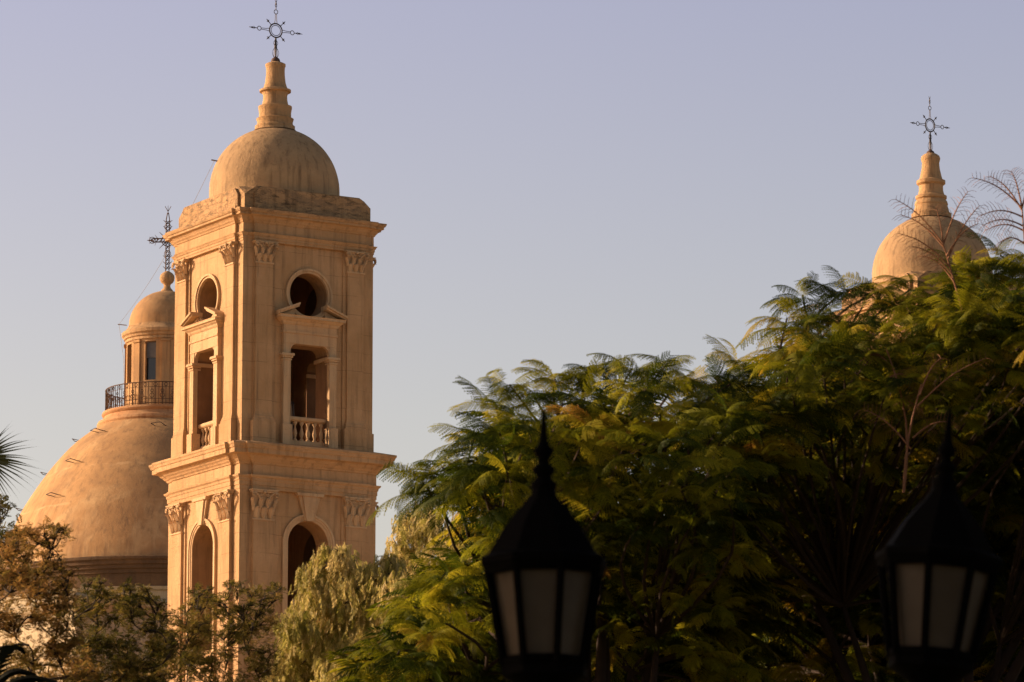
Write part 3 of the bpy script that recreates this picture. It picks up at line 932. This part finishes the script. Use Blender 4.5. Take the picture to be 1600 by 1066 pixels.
# ------------------------------------------------------------------ feathery trees (right half)
OUT = [(596, 790), (625, 745), (680, 722), (720, 690), (735, 660), (770, 610), (800, 580), (860, 560), (930, 552), (985, 548), (1010, 535), (1035, 540), (1065, 585), (1095, 590), (1120, 555), (1180, 535), (1215, 520), (1228, 470), (1250, 438), (1310, 425), (1360, 430), (1420, 440), (1470, 425), (1500, 400), (1560, 385), (1620, 370), (1700, 380), (1800, 430)]
LEFT = [(745, 600), (800, 680), (870, 690), (905, 640), (940, 590), (1000, 575), (1066, 515), (1150, 500), (1300, 620)]
def out_y(x): return float(np.interp(x, [a for a, _ in OUT], [b for _, b in OUT]))
def left_x(y): return float(np.interp(y, [a for a, _ in LEFT], [b for _, b in LEFT]))
G_jac = [(0, (.02, .035, .003)), (.35, (.05, .072, .004)), (.58, (.27, .27, .012)), (.80, (.46, .39, .025)), (1, (.34, .18, .03))]
M_jac = leaf_mat('feathery_leaf', G_jac, .48)
M_jac2 = leaf_mat('olive_feathery_leaf', [(0, (.02, .035, .003)), (.35, (.05, .07, .004)), (.58, (.28, .265, .012)), (.85, (.45, .31, .02)), (1, (.34, .13, .03))], .48)

def front(t):
    # the crown is an umbrella: it overhangs towards the top and falls back underneath
    t = max(t, 0)
    return float(np.interp(t, [0, .06, .16, .3, .5, .8, 1.2], [0, -.75, -1.3, -.9, .6, 1.7, 2.0]))

def jac_tree(xr, depth, trunk_px, label, mat):
    root_xy = at(trunk_px, 1000, depth + .6)
    T = empty('feathery_leaved_tree', (root_xy.x, root_xy.y, 0))
    inv = Vector((root_xy.x, root_xy.y, 0))
    fol = Fol(); br = MB(); ks = depth / 31.5
    tips = []
    # sprays on the near surface of the crown
    step = 35
    pts = []
    tries = 0
    while tries < 16000:
        tries += 1
        px_ = rng.uniform(xr[0], xr[1]); py_ = rng.uniform(360, 1300)
        if py_ < out_y(px_) + (16 if px_ < 1180 else 7): continue
        if px_ < left_x(py_) + 50 and xr[0] < 800: continue
        t_ = (py_ - out_y(px_)) / 600
        r_ = step * (1 + .8 * min(max(t_ - .12, 0), .8)) * (1 if py_ < 1080 else 1.4)
        if all((px_ - a) ** 2 + (py_ - b_) ** 2 > r_ * r_ for a, b_ in pts): pts.append((px_, py_))
    for px_, py_ in pts:
        t = (py_ - out_y(px_) - 38) / 600
        dd = depth + ks * (front(t) + rng.normal(0, .16))
        P = at(px_, py_, dd)
        tips.append((P - inv, True, py_ < 1090))
    for i in range(int(len(pts) * 4.4)):   # inside and behind
        px_ = rng.uniform(xr[0], xr[1]); oy = out_y(px_); py_ = oy + 85 + rng.uniform(0, 1) ** .9 * (1250 - oy)
        if px_ < left_x(min(py_, 1300)) + 70 and xr[0] < 800: continue
        t = (py_ - oy - 38) / 600
        dd = depth + ks * rng.uniform(front(t) + .9, 1.9 + 1.8 * math.sqrt(max(t, 0)))
        tips.append((at(px_, py_, dd) - inv, False, False))
    nodes = []
    fork = Vector((0, 0, zat(1250, depth)))
    for i in range(16):
        px_ = rng.uniform(xr[0] + 40, xr[1] - 40); oy = max(out_y(px_), 380)
        py_ = rng.uniform(oy + 170, 1120)
        if px_ < left_x(py_) + 90 and xr[0] < 800: px_ += 120
        nodes.append(at(px_, py_, depth + ks * rng.uniform(.9, 2.2)) - inv)
    for q in nodes:
        pts_ = curve(fork + Vector(rng.normal(0, .1, 3)), q, .08, .07)
        br.tube(pts_, [(.055 - .038 * k / 8) * ks for k in range(9)], 7)
    for P, near, hq in tips:
        up = np.array([rng.normal(0, .25), rng.normal(0, .25) - (.25 if near else 0), 1.0])
        tone = .42 + rng.normal(0, .14)
        n_ = int(rng.integers(10, 15))
        spray(fol, np.array(P), up, n_, (.325 if near else .46) * ks * rng.uniform(.78, 1.1), hq, tone)
        if near or rng.random() < .15:
            q = min(nodes, key=lambda c: (c - P).length + (0 if c.z < P.z else .8))
            br.tube(curve(q, P, -.05, .06, 5), [(.016 - .010 * k / 5) * ks for k in range(6)], 5)
    fol.build('crown', mat, T)
    tk = MB(); tk.tube(curve((0, 0, 0), fork, 0, .02, 8), [.26 - .12 * k / 8 for k in range(9)], 12)
    t_ = tk.build('trunk', M_bark, T, 60)
    br.build('branches', M_barkd2, T, 60)
    tag(T, label, 'tree', 'feathery leaved trees at right')
    return T

jA = jac_tree((560, 1150), 44.5, 930, 'feathery leaved tree behind the nearer left lantern, its sprays hanging towards the tower', M_jac)
jB = jac_tree((1110, 1800), 46.5, 1430, 'taller feathery leaved tree behind the right lantern, hiding most of the far tower', M_jac2)

# nearly bare shoots standing above the taller crown: parts of that tree
def bare_shoot(T, depth, base, tip, rach, k=1.0):
    inv = T.location
    mb = MB()
    B0 = at(*base, depth) - inv; T0 = at(*tip, depth) - inv
    mb.tube(curve(B0, T0, 0, .03, 6), [(.024 - .012 * j / 6) * k for j in range(7)], 5)
    for (fx, ex, ey, dz) in rach:
        s = B0.lerp(T0, fx); e = at(ex, ey, depth + dz) - inv
        n = 12; pp = []
        for i in range(n + 1):
            t = i / n
            pp.append(s.lerp(e, t) + Vector((0, 0, .06 * math.sin(math.pi * t))))
        mb.tube(pp, [.009 - .006 * i / n for i in range(n + 1)], 4)
        ax = (e - s).normalized()
        for i in range(3, n + 1):
            for sg in (-1, 1):
                d = Vector((-ax.z * sg, rng.normal(0, .6), ax.x * sg)) + ax * .7; d.normalize()
                l_ = .13 * (1.1 - abs(i / n - .6))
                mb.tube([pp[i], pp[i] + d * l_ * .5 + Vector((0, 0, .004)), pp[i] + d * l_ - Vector((0, 0, .02))], [.0026, .002, .0014], 3)
    mb.build('bare_shoot', M_twig, T)
bare_shoot(jB, 45.6, (1508, 500), (1474, 382), [(1.0, 1400, 312, 0), (.95, 1408, 336, .1), (1, 1462, 325, 0), (1, 1512, 300, .1), (.8, 1530, 322, 0), (.7, 1405, 365, 0), (.5, 1440, 400, .1), (.85, 1528, 350, -.1), (.6, 1425, 385, 0)], .55)
bare_shoot(jB, 46.0, (1612, 470), (1597, 325), [(1.0, 1520, 278, 0), (.97, 1548, 276, .1), (.9, 1530, 338, 0), (1, 1580, 268, 0), (.75, 1540, 360, .1), (1, 1620, 262, 0), (.8, 1536, 352, 0), (.6, 1560, 380, 0)], .55)
bare_shoot(jB, 44.6, (1412, 770), (1385, 545), [(.9, 1350, 560, 0), (.8, 1430, 600, 0), (.6, 1440, 640, 0)], .6)
bare_shoot(jB, 44.2, (1412, 770), (1440, 600), [(.9, 1470, 560, 0), (.8, 1540, 560, 0), (.5, 1490, 660, 0), (.4, 1350, 640, 0)], .6)

# ------------------------------------------------------------------ clump-built trees (left and middle)
def hang_leaf(seed):
    """drooping pinnate leaf hanging along -z from the origin, length 1"""
    rr = np.random.default_rng(seed); V = []; Fc = []
    def tri(a, b, c):
        n = len(V); V.extend([a, b, c]); Fc.append((n, n + 1, n + 2))
    b0 = rr.uniform(.15, .5)
    pt_ = lambda t: np.array([b0 * math.sin(t * 1.4) * .5, 0, -t])
    for i in range(5):
        a, b = pt_(i / 5), pt_((i + 1) / 5); tri(a + [0, .008, 0], a - [0, .008, 0], b)
    for k in range(6):
        t = .10 + .85 * k / 5; p = pt_(t)
        for sg in (-1, 1):
            L_ = .46 * (1 - .3 * t) * rr.uniform(.8, 1.15)
            d = np.array([rr.normal(0, .3), sg * .5, -.9]); d /= np.linalg.norm(d)
            w_ = np.cross(d, [1, rr.normal(0, .6), 0]); w_ = w_ / np.linalg.norm(w_) * .062
            m_ = p + d * L_ * .45
            tri(p, m_ + w_, p + d * L_); tri(p, p + d * L_, m_ - w_)
    return np.array(V), np.array(Fc)
HANG = [hang_leaf(i) for i in range(5)]

def tuft_leaf(seed):
    """small flat divided leaf of size 1"""
    rr = np.random.default_rng(seed); V = []; Fc = []
    for k in range(6):
        t = (k + 1) / 6; base = np.array([t, 0, -.25 * t * t])
        for sg in (-1, 1):
            L_ = .42 * math.sin(math.pi * (t * .75 + .15)) * rr.uniform(.8, 1.2)
            d = np.array([.55, sg * .8, rr.normal(-.1, .25)]); d /= np.linalg.norm(d)
            n = len(V); w_ = np.array([.085, 0, .02])
            V.extend([base, base + d * L_ * .5 + w_, base + d * L_, base + d * L_ * .5 - w_]); Fc.append((n, n + 1, n + 2)); Fc.append((n, n + 2, n + 3))
    return np.array(V), np.array(Fc)
TUFT = [tuft_leaf(i + 40) for i in range(5)]

def clump_tree(name, label, cat, depth, trunk_px, clumps, lib, style, leaf, dens, mat, bark, twig_n=6, tone=.5, group=None, thick=1.0, trunk_r=.2, fork_py=1100):
    rx = at(trunk_px, 1066, depth)
    T = empty(name, (rx.x, rx.y, 0)); inv = Vector((rx.x, rx.y, 0))
    fol = Fol(); br = MB()
    scale = depth / F_PX
    fork = Vector((0, 0, zat(fork_py, depth)))
    limbpts = [fork]
    sub = []
    for (a_, b_, r_) in clumps:
        sub.append((a_, b_, r_ * .72))
        for q in range(3):
            th = rng.uniform(0, 6.28); sub.append((a_ + math.cos(th) * r_ * .72, b_ + math.sin(th) * r_ * .6, r_ * rng.uniform(.34, .58)))
    if style == 'hang': sub = clumps
    sub = sorted(sub, key=lambda c: -c[1])
    for (px_, py_, r_) in sub:
        R_ = r_ * scale
        Cc = at(px_, py_, depth + rng.uniform(-1, 1) * thick) - inv
        n = int(dens * r_ * r_ / 100)
        # points in the ball, denser near its shell, a little flattened below
        d = rng.normal(0, 1, (n, 3)); d /= np.linalg.norm(d, axis=1, keepdims=True)
        rad = R_ * rng.uniform(0, 1, n) ** .45 * rng.uniform(.8, 1.15, n)
        off = d * rad[:, None]; off[:, 1] *= 1.5
        # twigs
        st_ = min(limbpts, key=lambda v: (v - Cc).length + max(0, v.z - Cc.z + .15) * 3)
        lvl = 1.0 if st_ is fork else .62
        limb = curve(st_, Cc, rng.uniform(-.08, .1), .13, 6)
        limbpts += limb[2:6]
        br.tube(limb, [(.023 - .017 * k / 6) * lvl * max(.5, trunk_r / .2) for k in range(7)], 6)
        tw = []
        for k in range(twig_n):
            dv = Vector(rng.normal(0, 1, 3)); dv.normalize(); dv.z = abs(dv.z) * .7; e = Cc + Vector((dv.x * R_, dv.y * R_, dv.z * R_)) * rng.uniform(.7, 1.15)
            cv = curve(limb[4] if k % 2 else Cc, e, -.05, .1, 5)
            br.tube(cv, [.010 - .007 * q / 5 for q in range(6)], 4)
            tw += cv[2:]
        if style == 'twig' and tw:
            # leaves gather along the twigs
            tws = np.array([list(v - Cc) for v in tw]); idx = rng.integers(0, len(tws), n)
            k_ = (rng.random(n) < .6)[:, None]
            off = np.where(k_, off * 1.08, .25 * off + .85 * (tws[idx] + rng.normal(0, R_ * .16, (n, 3))))
        P = off + np.array(Cc)
        if style == 'hang':
            yaw = rng.uniform(0, 6.28, n); tilt = rng.normal(0, .22, (n, 2))
            up = np.stack([tilt[:, 0], tilt[:, 1], np.ones(n)], 1)
            f = np.stack([np.cos(yaw), np.sin(yaw), np.zeros(n)], 1)
            M = axes(f - up * (f * up).sum(1, keepdims=True) / (up * up).sum(1, keepdims=True), up)
        else:
            f = rng.normal(0, 1, (n, 3)); f[:, 2] = f[:, 2] * .6 + .1
            M = axes(f, np.tile([0, 0, 1.], (n, 1)) + rng.normal(0, .45, (n, 3)))
        sz = leaf * rng.uniform(.65, 1.25, n); M = M * sz[:, None, None]
        cl = tone + rng.normal(0, .10); var = np.clip(cl + rng.normal(0, .16, n), 0, 1)
        idx = rng.integers(0, len(lib), n)
        for i in range(len(lib)):
            k = idx == i
            if k.any(): fol.add(lib[i][0], lib[i][1], M[k], P[k], var[k])
    fol.build('crown', mat, T)
    tk = MB(); tk.tube(curve((0, 0, 0), fork, 0, .015, 8), [trunk_r - trunk_r * .5 * k / 8 for k in range(9)], 10)
    tk.build('trunk', bark, T, 60); br.build('branches', bark, T, 60)
    tag(T, label, cat, group)
    return T

M_pep = leaf_mat('pepper_leaf', [(0, (.04, .045, .008)), (.35, (.13, .13, .02)), (.6, (.30, .265, .055)), (.8, (.48, .40, .13)), (1, (.56, .44, .18))], .5, .5, .12)
M_aca = leaf_mat('olive_brown_leaf', [(0, (.04, .04, .01)), (.4, (.12, .10, .02)), (.65, (.22, .15, .035)), (1, (.36, .20, .06))], .5, .5)
M_aca2 = leaf_mat('dark_olive_leaf', [(0, (.03, .035, .008)), (.4, (.10, .09, .017)), (.7, (.24, .175, .04)), (1, (.30, .19, .06))], .45, .5)

clump_tree('pepper_tree', 'pale drooping pepper tree in front of the tower, its lobe hanging over the shaded arch', 'tree', 57, 560,
    [(508, 862, 20), (535, 868, 24), (462, 975, 34), (448, 1050, 36), (486, 898, 30), (515, 880, 32), (545, 895, 36), (500, 930, 30), (560, 930, 42), (590, 905, 36), (610, 880, 26), (470, 940, 16), (620, 930, 42),
     (530, 960, 30), (590, 980, 55), (650, 960, 50), (500, 1010, 45), (545, 1040, 55), (470, 1050, 42), (610, 1040, 60), (670, 1020, 60), (440, 1090, 50), (520, 1100, 60), (600, 1110, 60), (700, 1080, 60), (452, 1020, 22)],
    HANG, 'hang', .135, 20, M_pep, M_bark, 5, .80, thick=.9, trunk_r=.3, fork_py=1150)
clump_tree('pepper_tree', 'tall pale pepper tree filling the gap between the tower and the feathery tree', 'tree', 62, 690,
    [(640, 812, 30), (665, 800, 30), (655, 835, 38), (690, 830, 40), (625, 850, 26), (640, 880, 40), (690, 880, 46), (730, 850, 46), (720, 910, 50), (660, 930, 44), (740, 960, 60), (700, 1000, 60), (690, 1070, 70), (628, 905, 26)],
    HANG, 'hang', .135, 13, M_pep, M_bark, 7, .80, thick=1.0, trunk_r=.3, fork_py=1150)
clump_tree('acacia_tree', 'thin golden tree at the left edge, in front of the foot of the big dome', 'tree', 46, 40,
    [(18, 848, 34), (55, 835, 32), (85, 842, 26), (40, 880, 44), (85, 890, 36), (10, 920, 50), (60, 930, 52), (100, 930, 28), (20, 980, 60), (90, 985, 50), (50, 1040, 60), (-30, 900, 60), (0, 1080, 70), (110, 1040, 45)],
    TUFT, 'twig', .075, 15, M_aca, M_barkd, 5, .74, thick=.7, trunk_r=.16, fork_py=1090)
clump_tree('acacia_tree', 'low dark bushy tree between the golden tree and the tower, below the dome ledge', 'tree', 50, 200,
    [(150, 925, 22), (178, 935, 26), (205, 925, 22), (232, 940, 26), (150, 960, 34), (200, 965, 34), (240, 975, 30), (140, 1010, 44), (195, 1015, 50), (245, 1020, 40), (160, 1065, 55), (230, 1070, 55), (125, 955, 16)],
    TUFT, 'twig', .075, 22, M_aca2, M_barkd, 4, .45, thick=.7, trunk_r=.14, fork_py=1120)
clump_tree('acacia_tree', 'twiggy olive tree with dark crooked boughs below the left face of the tower', 'tree', 52, 375,
    [(300, 945, 22), (322, 925, 20), (285, 975, 32), (335, 960, 30), (365, 925, 22), (372, 955, 26), (405, 940, 26), (425, 925, 20), (400, 985, 36), (300, 1010, 46), (350, 1000, 40), (265, 1030, 42), (330, 1055, 55), (400, 1050, 50), (270, 1080, 50)],
    TUFT, 'twig', .076, 20, M_aca2, M_barkd, 4, .56, thick=.8, trunk_r=.09, fork_py=1085)
clump_tree('leafy_shrub', 'grey green shrub showing behind the palm leaf at the left edge', 'shrub', 75, -20,
    [(-5, 800, 26), (8, 840, 30), (-15, 870, 40), (5, 780, 14)], TUFT, 'twig', .13, 14, M_aca2, M_barkd, 6, .4, thick=.5, trunk_r=.12, fork_py=1000)

# ------------------------------------------------------------------ palms at the left edge
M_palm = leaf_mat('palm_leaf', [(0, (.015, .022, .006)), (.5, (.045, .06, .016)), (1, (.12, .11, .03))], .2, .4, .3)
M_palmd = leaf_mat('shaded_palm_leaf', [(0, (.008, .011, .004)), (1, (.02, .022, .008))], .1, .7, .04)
def fan_leaf(fol, hub, d, L_, n=30, spread=2.3, up=(0, 0, 1)):
    d = Vector(d).normalized(); s = d.cross(Vector(up)).normalized(); u = s.cross(d)
    V = []; Fc = []
    for i in range(n):
        a = -spread / 2 + spread * i / (n - 1) + rng.normal(0, .02)
        dd = d * math.cos(a) + u * math.sin(a); side = -d * math.sin(a) + u * math.cos(a)
        l_ = L_ * (1 - .18 * abs(a) / spread * 2) * rng.uniform(.85, 1.05); droop = rng.uniform(.02, .22); k = 8
        base = len(V)
        for j in range(k + 1):
            t = j / k; w_ = .020 * L_ / .75 * math.sin(math.pi * min(1, .12 + t * .9) ** .8) * (1.02 - t)
            c = hub + dd * l_ * t + Vector((0, 0, -droop * l_ * t ** 3)) + s * (.03 * math.sin(i * 2.1) * t)
            V += [list(c + side * w_ + s * w_ * .5), list(c), list(c - side * w_ + s * w_ * .5)]
        for j in range(k):
            b_ = base + 3 * j
            for q in (0, 1): Fc += [(b_ + q, b_ + q + 1, b_ + q + 4), (b_ + q, b_ + q + 4, b_ + q + 3)]
    fol.add(np.array(V), np.array(Fc), np.eye(3)[None], np.zeros((1, 3)), np.array([rng.uniform(.3, .8)]))

def fan_palm(label, depth, crown_px, leaves, L_, trunk_r=.22):
    c = at(*crown_px, depth); T = empty('fan_palm', (c.x, c.y, 0)); inv = Vector((c.x, c.y, 0)); top = c - inv
    st = MB()
    for i, (hx, hy, dz, dx_, dy_, dzz) in enumerate(leaves):
        hub = at(hx, hy, depth + dz) - inv
        st.tube(curve(top, hub, -.1, .02, 5), .012, 5)
        fol = Fol(); fan_leaf(fol, hub, (dx_, dy_, dzz), L_, up=(.05, .35, 1)); fol.build('leaf', M_palm, T)
    st.build('leaf_stalks', M_aca, T)
    mb = MB(); mb.tube([(0, 0, z * top.z / 14) for z in range(15)], [trunk_r * (1.1 + .06 * (z % 2)) for z in range(15)], 12); mb.build('trunk', M_bark, T)
    tag(T, label, 'palm')
    return T
fan_palm('fan palm whose spiky leaf pokes in at the left edge above the golden tree', 58, (-95, 800),
    [(-30, 716, 0, 1, -.1, -.12), (-60, 690, .2, .4, 0, 1), (-110, 690, 0, -.3, 0, 1), (-160, 740, 0, -1, 0, .3), (-160, 800, .1, -1, 0, -.5), (-75, 840, -.2, .3, -.3, -1), (-120, 850, .3, -.4, .2, -1)], .80)

def feather_palm(label, depth, crown_px, tips):
    c = at(*crown_px, depth); T = empty('feather_palm', (c.x, c.y, 0)); inv = Vector((c.x, c.y, 0)); top = c - inv
    fol = Fol(); st = MB()
    for (tx, ty, dz) in tips:
        e = at(tx, ty, depth + dz) - inv
        n = 22; pp = []
        h_ = (e - top).length * .28
        for i in range(n + 1):
            t = i / n; pp.append(top.lerp(e, t) + Vector((0, 0, h_ * math.sin(math.pi * t ** .9))))
        st.tube(pp, [.016 - .012 * i / n for i in range(n + 1)], 5)
        V = []; Fc = []
        for i in range(3, n + 1):
            ax = (pp[i] - pp[i - 1]).normalized(); sd_ = ax.cross(Vector((0, 0, 1))).normalized()
            for sg in (-1, 1):
                for o_ in (0,):
                    b_ = pp[i - 1].lerp(pp[i], o_); l_ = .36 * (1.15 - i / n) ** .5
                    d = (sd_ * sg * .75 + ax * .75 + Vector((0, 0, .15))).normalized()
                    k = len(V); w_ = ax * .007
                    V += [list(b_ - w_), list(b_ + w_), list(b_ + d * l_ * .6 + w_ - Vector((0, 0, .03))), list(b_ + d * l_ - Vector((0, 0, .10)))]
                    Fc += [(k, k + 1, k + 2), (k, k + 2, k + 3)]
        fol.add(np.array(V), np.array(Fc), np.eye(3)[None], np.zeros((1, 3)), np.array([.05]))
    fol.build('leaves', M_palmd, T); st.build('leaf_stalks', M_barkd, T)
    mb = MB(); mb.tube([(0, 0, z * top.z / 14) for z in range(15)], [.2 * (1.1 + .06 * (z % 2)) for z in range(15)], 12); mb.build('trunk', M_bark, T)
    tag(T, label, 'palm')
feather_palm('dark feather palm in the bottom left corner, its arching leaves in shade', 44, (-40, 1130),
    [(50, 1050, 0), (125, 1085, -.2), (100, 1120, -.4), (-90, 1000, 0), (-150, 1080, .2), (20, 1010, .5), (-60, 1200, -.6), (60, 1170, -.5)])

# ------------------------------------------------------------------ street lamps
M_black = simple('black_painted_iron', (.0022, .0022, .0022), .8, 0, .4, 30, .03)
m, nt_, b = new_mat('frosted_lamp_glass')
b.inputs['Base Color'].default_value = (.22, .18, .13, 1); b.inputs['Roughness'].default_value = .55
tr = node(nt_, 'ShaderNodeBsdfTranslucent'); tr.inputs[0].default_value = (.20, .165, .12, 1)
ms = node(nt_, 'ShaderNodeMixShader'); ms.inputs[0].default_value = .5
nz = node(nt_, 'ShaderNodeTexNoise'); nz.inputs['Scale'].default_value = 6
tcn = node(nt_, 'ShaderNodeTexCoord'); nt_.links.new(tcn.outputs['Object'], nz.inputs[0])
mxc = node(nt_, 'ShaderNodeMix', data_type='RGBA'); mxc.inputs[6].default_value = (.09, .066, .042, 1); mxc.inputs[7].default_value = (.24, .195, .135, 1)
nt_.links.new(nz.outputs[0], mxc.inputs[0]); nt_.links.new(mxc.outputs[2], b.inputs['Base Color']); nt_.links.new(mxc.outputs[2], tr.inputs[0])
nt_.links.new(b.outputs[0], ms.inputs[1]); nt_.links.new(tr.outputs[0], ms.inputs[2]); nt_.links.new(ms.outputs[0], nt_.nodes['Material Output'].inputs[0])
M_frost = m

def street_lamp(px_, depth, spin, lean, label, k=1.0, py_=1036):
    k *= depth / 19.0 * 1.04
    pb = at(px_, py_, depth)         # bottom of the glass
    T = empty('street_lamp', (pb.x, pb.y, 0)); zb = pb.z
    Ml = Matrix.Translation((0, 0, zb)) @ Matrix.Rotation(lean, 4, 'Y') @ Matrix.Rotation(spin, 4, 'Z')
    z0_, z1_ = 0.0, .345 * k; r0_, r1_ = .150 * k, .213 * k
    def P(i, r, z):
        a = -math.pi / 2 - math.pi / 8 + i * math.pi / 4
        return Ml @ Vector((r * math.cos(a), r * math.sin(a), z))
    fr = MB()
    for i in range(8):
        fr.tube([P(i, r0_ + .006, z0_ - .01), P(i, r1_ + .006, z1_ + .01)], .0165 * k, 6)
    for r_, z_, t_ in ((r0_, z0_, .022), (r1_, z1_, .024)):
        fr.tube([P(i, r_, z_) for i in range(9)], t_ * k, 6)
    fr.build('lantern_frame', M_black, T, 40)
    for i in range(8):
        gl = MB(); g0 = .011
        q = [P(i, r0_ - g0, z0_), P(i + 1, r0_ - g0, z0_), P(i + 1, r1_ - g0, z1_), P(i, r1_ - g0, z1_)]
        cen = Ml @ Vector((0, 0, .17)); gl.add(q + [v.lerp(cen, .02) for v in q], [(0, 1, 2, 3), (7, 6, 5, 4), (0, 4, 5, 1), (1, 5, 6, 2), (2, 6, 7, 3), (3, 7, 4, 0)])
        gl.build('glass_pane', M_frost, T)
    rf = MB()
    prof = [(.235, .345), (.245, .36), (.245, .385), (.215, .40), (.19, .44), (.155, .50), (.112, .555), (.07, .60), (.05, .63), (.045, .66)]
    rf.loft([[P(i, r_ * k, z_ * k) for i in range(8)] for r_, z_ in prof])
    roof = rf.build('roof', M_black, T, 25)
    fi = MB()
    fp = [(.045, .65), (.05, .67), (.03, .69), (.028, .70), (.042, .715), (.042, .73), (.022, .745), (.02, .765), (.034, .78), (.036, .80), (.022, .815), (.016, .84), (.013, .88), (.008, .93), (.002, .97)]
    fi.loft([[Ml @ Vector((r_ * k * math.cos(a * math.pi / 8), r_ * k * math.sin(a * math.pi / 8), z_ * k)) for a in range(16)] for r_, z_ in fp])
    fi.build('finial', M_black, T, 60)
    sk = MB()
    sk.loft([[P(i, r_ * k, z_ * k) for i in range(8)] for r_, z_ in [(.150, -.005), (.165, -.02), (.165, -.05), (.12, -.075), (.07, -.11), (.045, -.16), (.04, -.20)]])
    sk.build('lantern_base', M_black, T, 30)
    po = MB(); zt = zb - .12
    po.lathe([(.16, 0), (.16, .12), (.12, .16), (.12, .7), (.14, .74), (.10, .80), (.07, .95), (.065, 1.3), (.08, 1.33), (.055, 1.38), (.042, zt - .2), (.06, zt - .16), (.04, zt - .1), (.035, zt)], 20)
    po.build('post', M_black, T, 50)
    bulb = MB(); bulb.loft([[Ml @ Vector((r_ * math.cos(a * math.pi / 6), r_ * math.sin(a * math.pi / 6), z_)) for a in range(12)] for r_, z_ in [(.02, 0), (.022, .06), (.03, .09), (.035, .12), (.03, .15), (.005, .17)]])
    bulb.build('bulb', simple('milky_bulb', (.3, .28, .25), .4), T, 60)
    tag(T, label, 'street lamp', 'black street lamps in front of the trees')
    return T
street_lamp(850, 15.0, R(-6), 0, 'blurred black octagonal street lantern nearest the picture centre, standing upright')
street_lamp(1455, 15.2, R(8.5), R(5.2), 'blurred black octagonal street lantern near the right edge, leaning slightly', .98, 1026)

# unseen tree added outside the left of the view: keeps the low sun off the street lamps
def light_blocker_tree(x_, y_, z0_, z1_, R_, n, label, group=None, name='light_blocker_tree', mat=None):
    T = empty(name, (x_, y_, 0)); fol = Fol()
    d = rng.normal(0, 1, (n, 3)); d /= np.linalg.norm(d, axis=1, keepdims=True)
    P = d * (rng.uniform(0, 1, n) ** .4)[:, None] * np.array([R_, R_, (z1_ - z0_) / 2]) + np.array([0, 0, (z0_ + z1_) / 2])
    f = rng.normal(0, 1, (n, 3)); M = axes(f, rng.normal(0, 1, (n, 3)))
    fol.add(np.array([(0, 0, 0), (.45, .22, .05), (1, 0, -.1), (.45, -.22, .05)]), np.array([(0, 1, 2), (0, 2, 3)]), M * .30, P, rng.uniform(0, 1, n)); fol.build('crown', mat or M_aca2, T)
    mb = MB(); mb.tube(curve((0, 0, 0), (0, 0, (z0_ + z1_) / 2), 0, .02, 6), [.25 - .02 * i for i in range(7)], 10); mb.build('trunk', M_bark, T, 60)
    tag(T, label, 'tree', group)
light_blocker_tree(-8.0, 17.4, 2.4, 8.4, 2.7, 9000, 'unseen tree added outside the left of the view, shading the street lamps')
# unseen trees added around the view: they block sky light from crowns and lamps
for x_, y_, h_, r_ in ((-9.5, 27, 13, 3.4), (-10.5, 35, 13, 3.6), (10.5, 20, 13, 4.0), (11.2, 29, 14, 4.0), (12, 37, 14, 4.0), (12.2, 46, 14, 4.0), (9, 8, 12, 4.5), (-9.5, 5, 12, 4.5), (0, -12, 14, 6)):
    light_blocker_tree(x_, y_, 2.6, h_, r_, 15000, 'unseen tree added to block sky light, outside the view', 'added light-blocking trees outside the view')

# dark evergreens added behind the feathery trees: block light leaking through the gaps
M_ever = leaf_mat('gap_blocker_leaf', [(0, (.010, .018, .004)), (.5, (.022, .034, .007)), (1, (.05, .055, .012))], .15, .6)
for px_, dd_, top_, r_, lab_ in ((960, 54, 790, 1.75, 'dense dark evergreen added to darken the gaps between the two street lanterns'), (1230, 56, 690, 2.0, 'dense dark evergreen added to darken the gaps left of the right lantern'), (1500, 55, 600, 2.1, 'dense dark evergreen added to block light above and behind the right lantern')):
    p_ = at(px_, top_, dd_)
    light_blocker_tree(p_.x, p_.y, 2.0, p_.z, r_, 12000, lab_, 'evergreens added behind the feathery trees', 'gap_blocker_evergreen', M_ever)
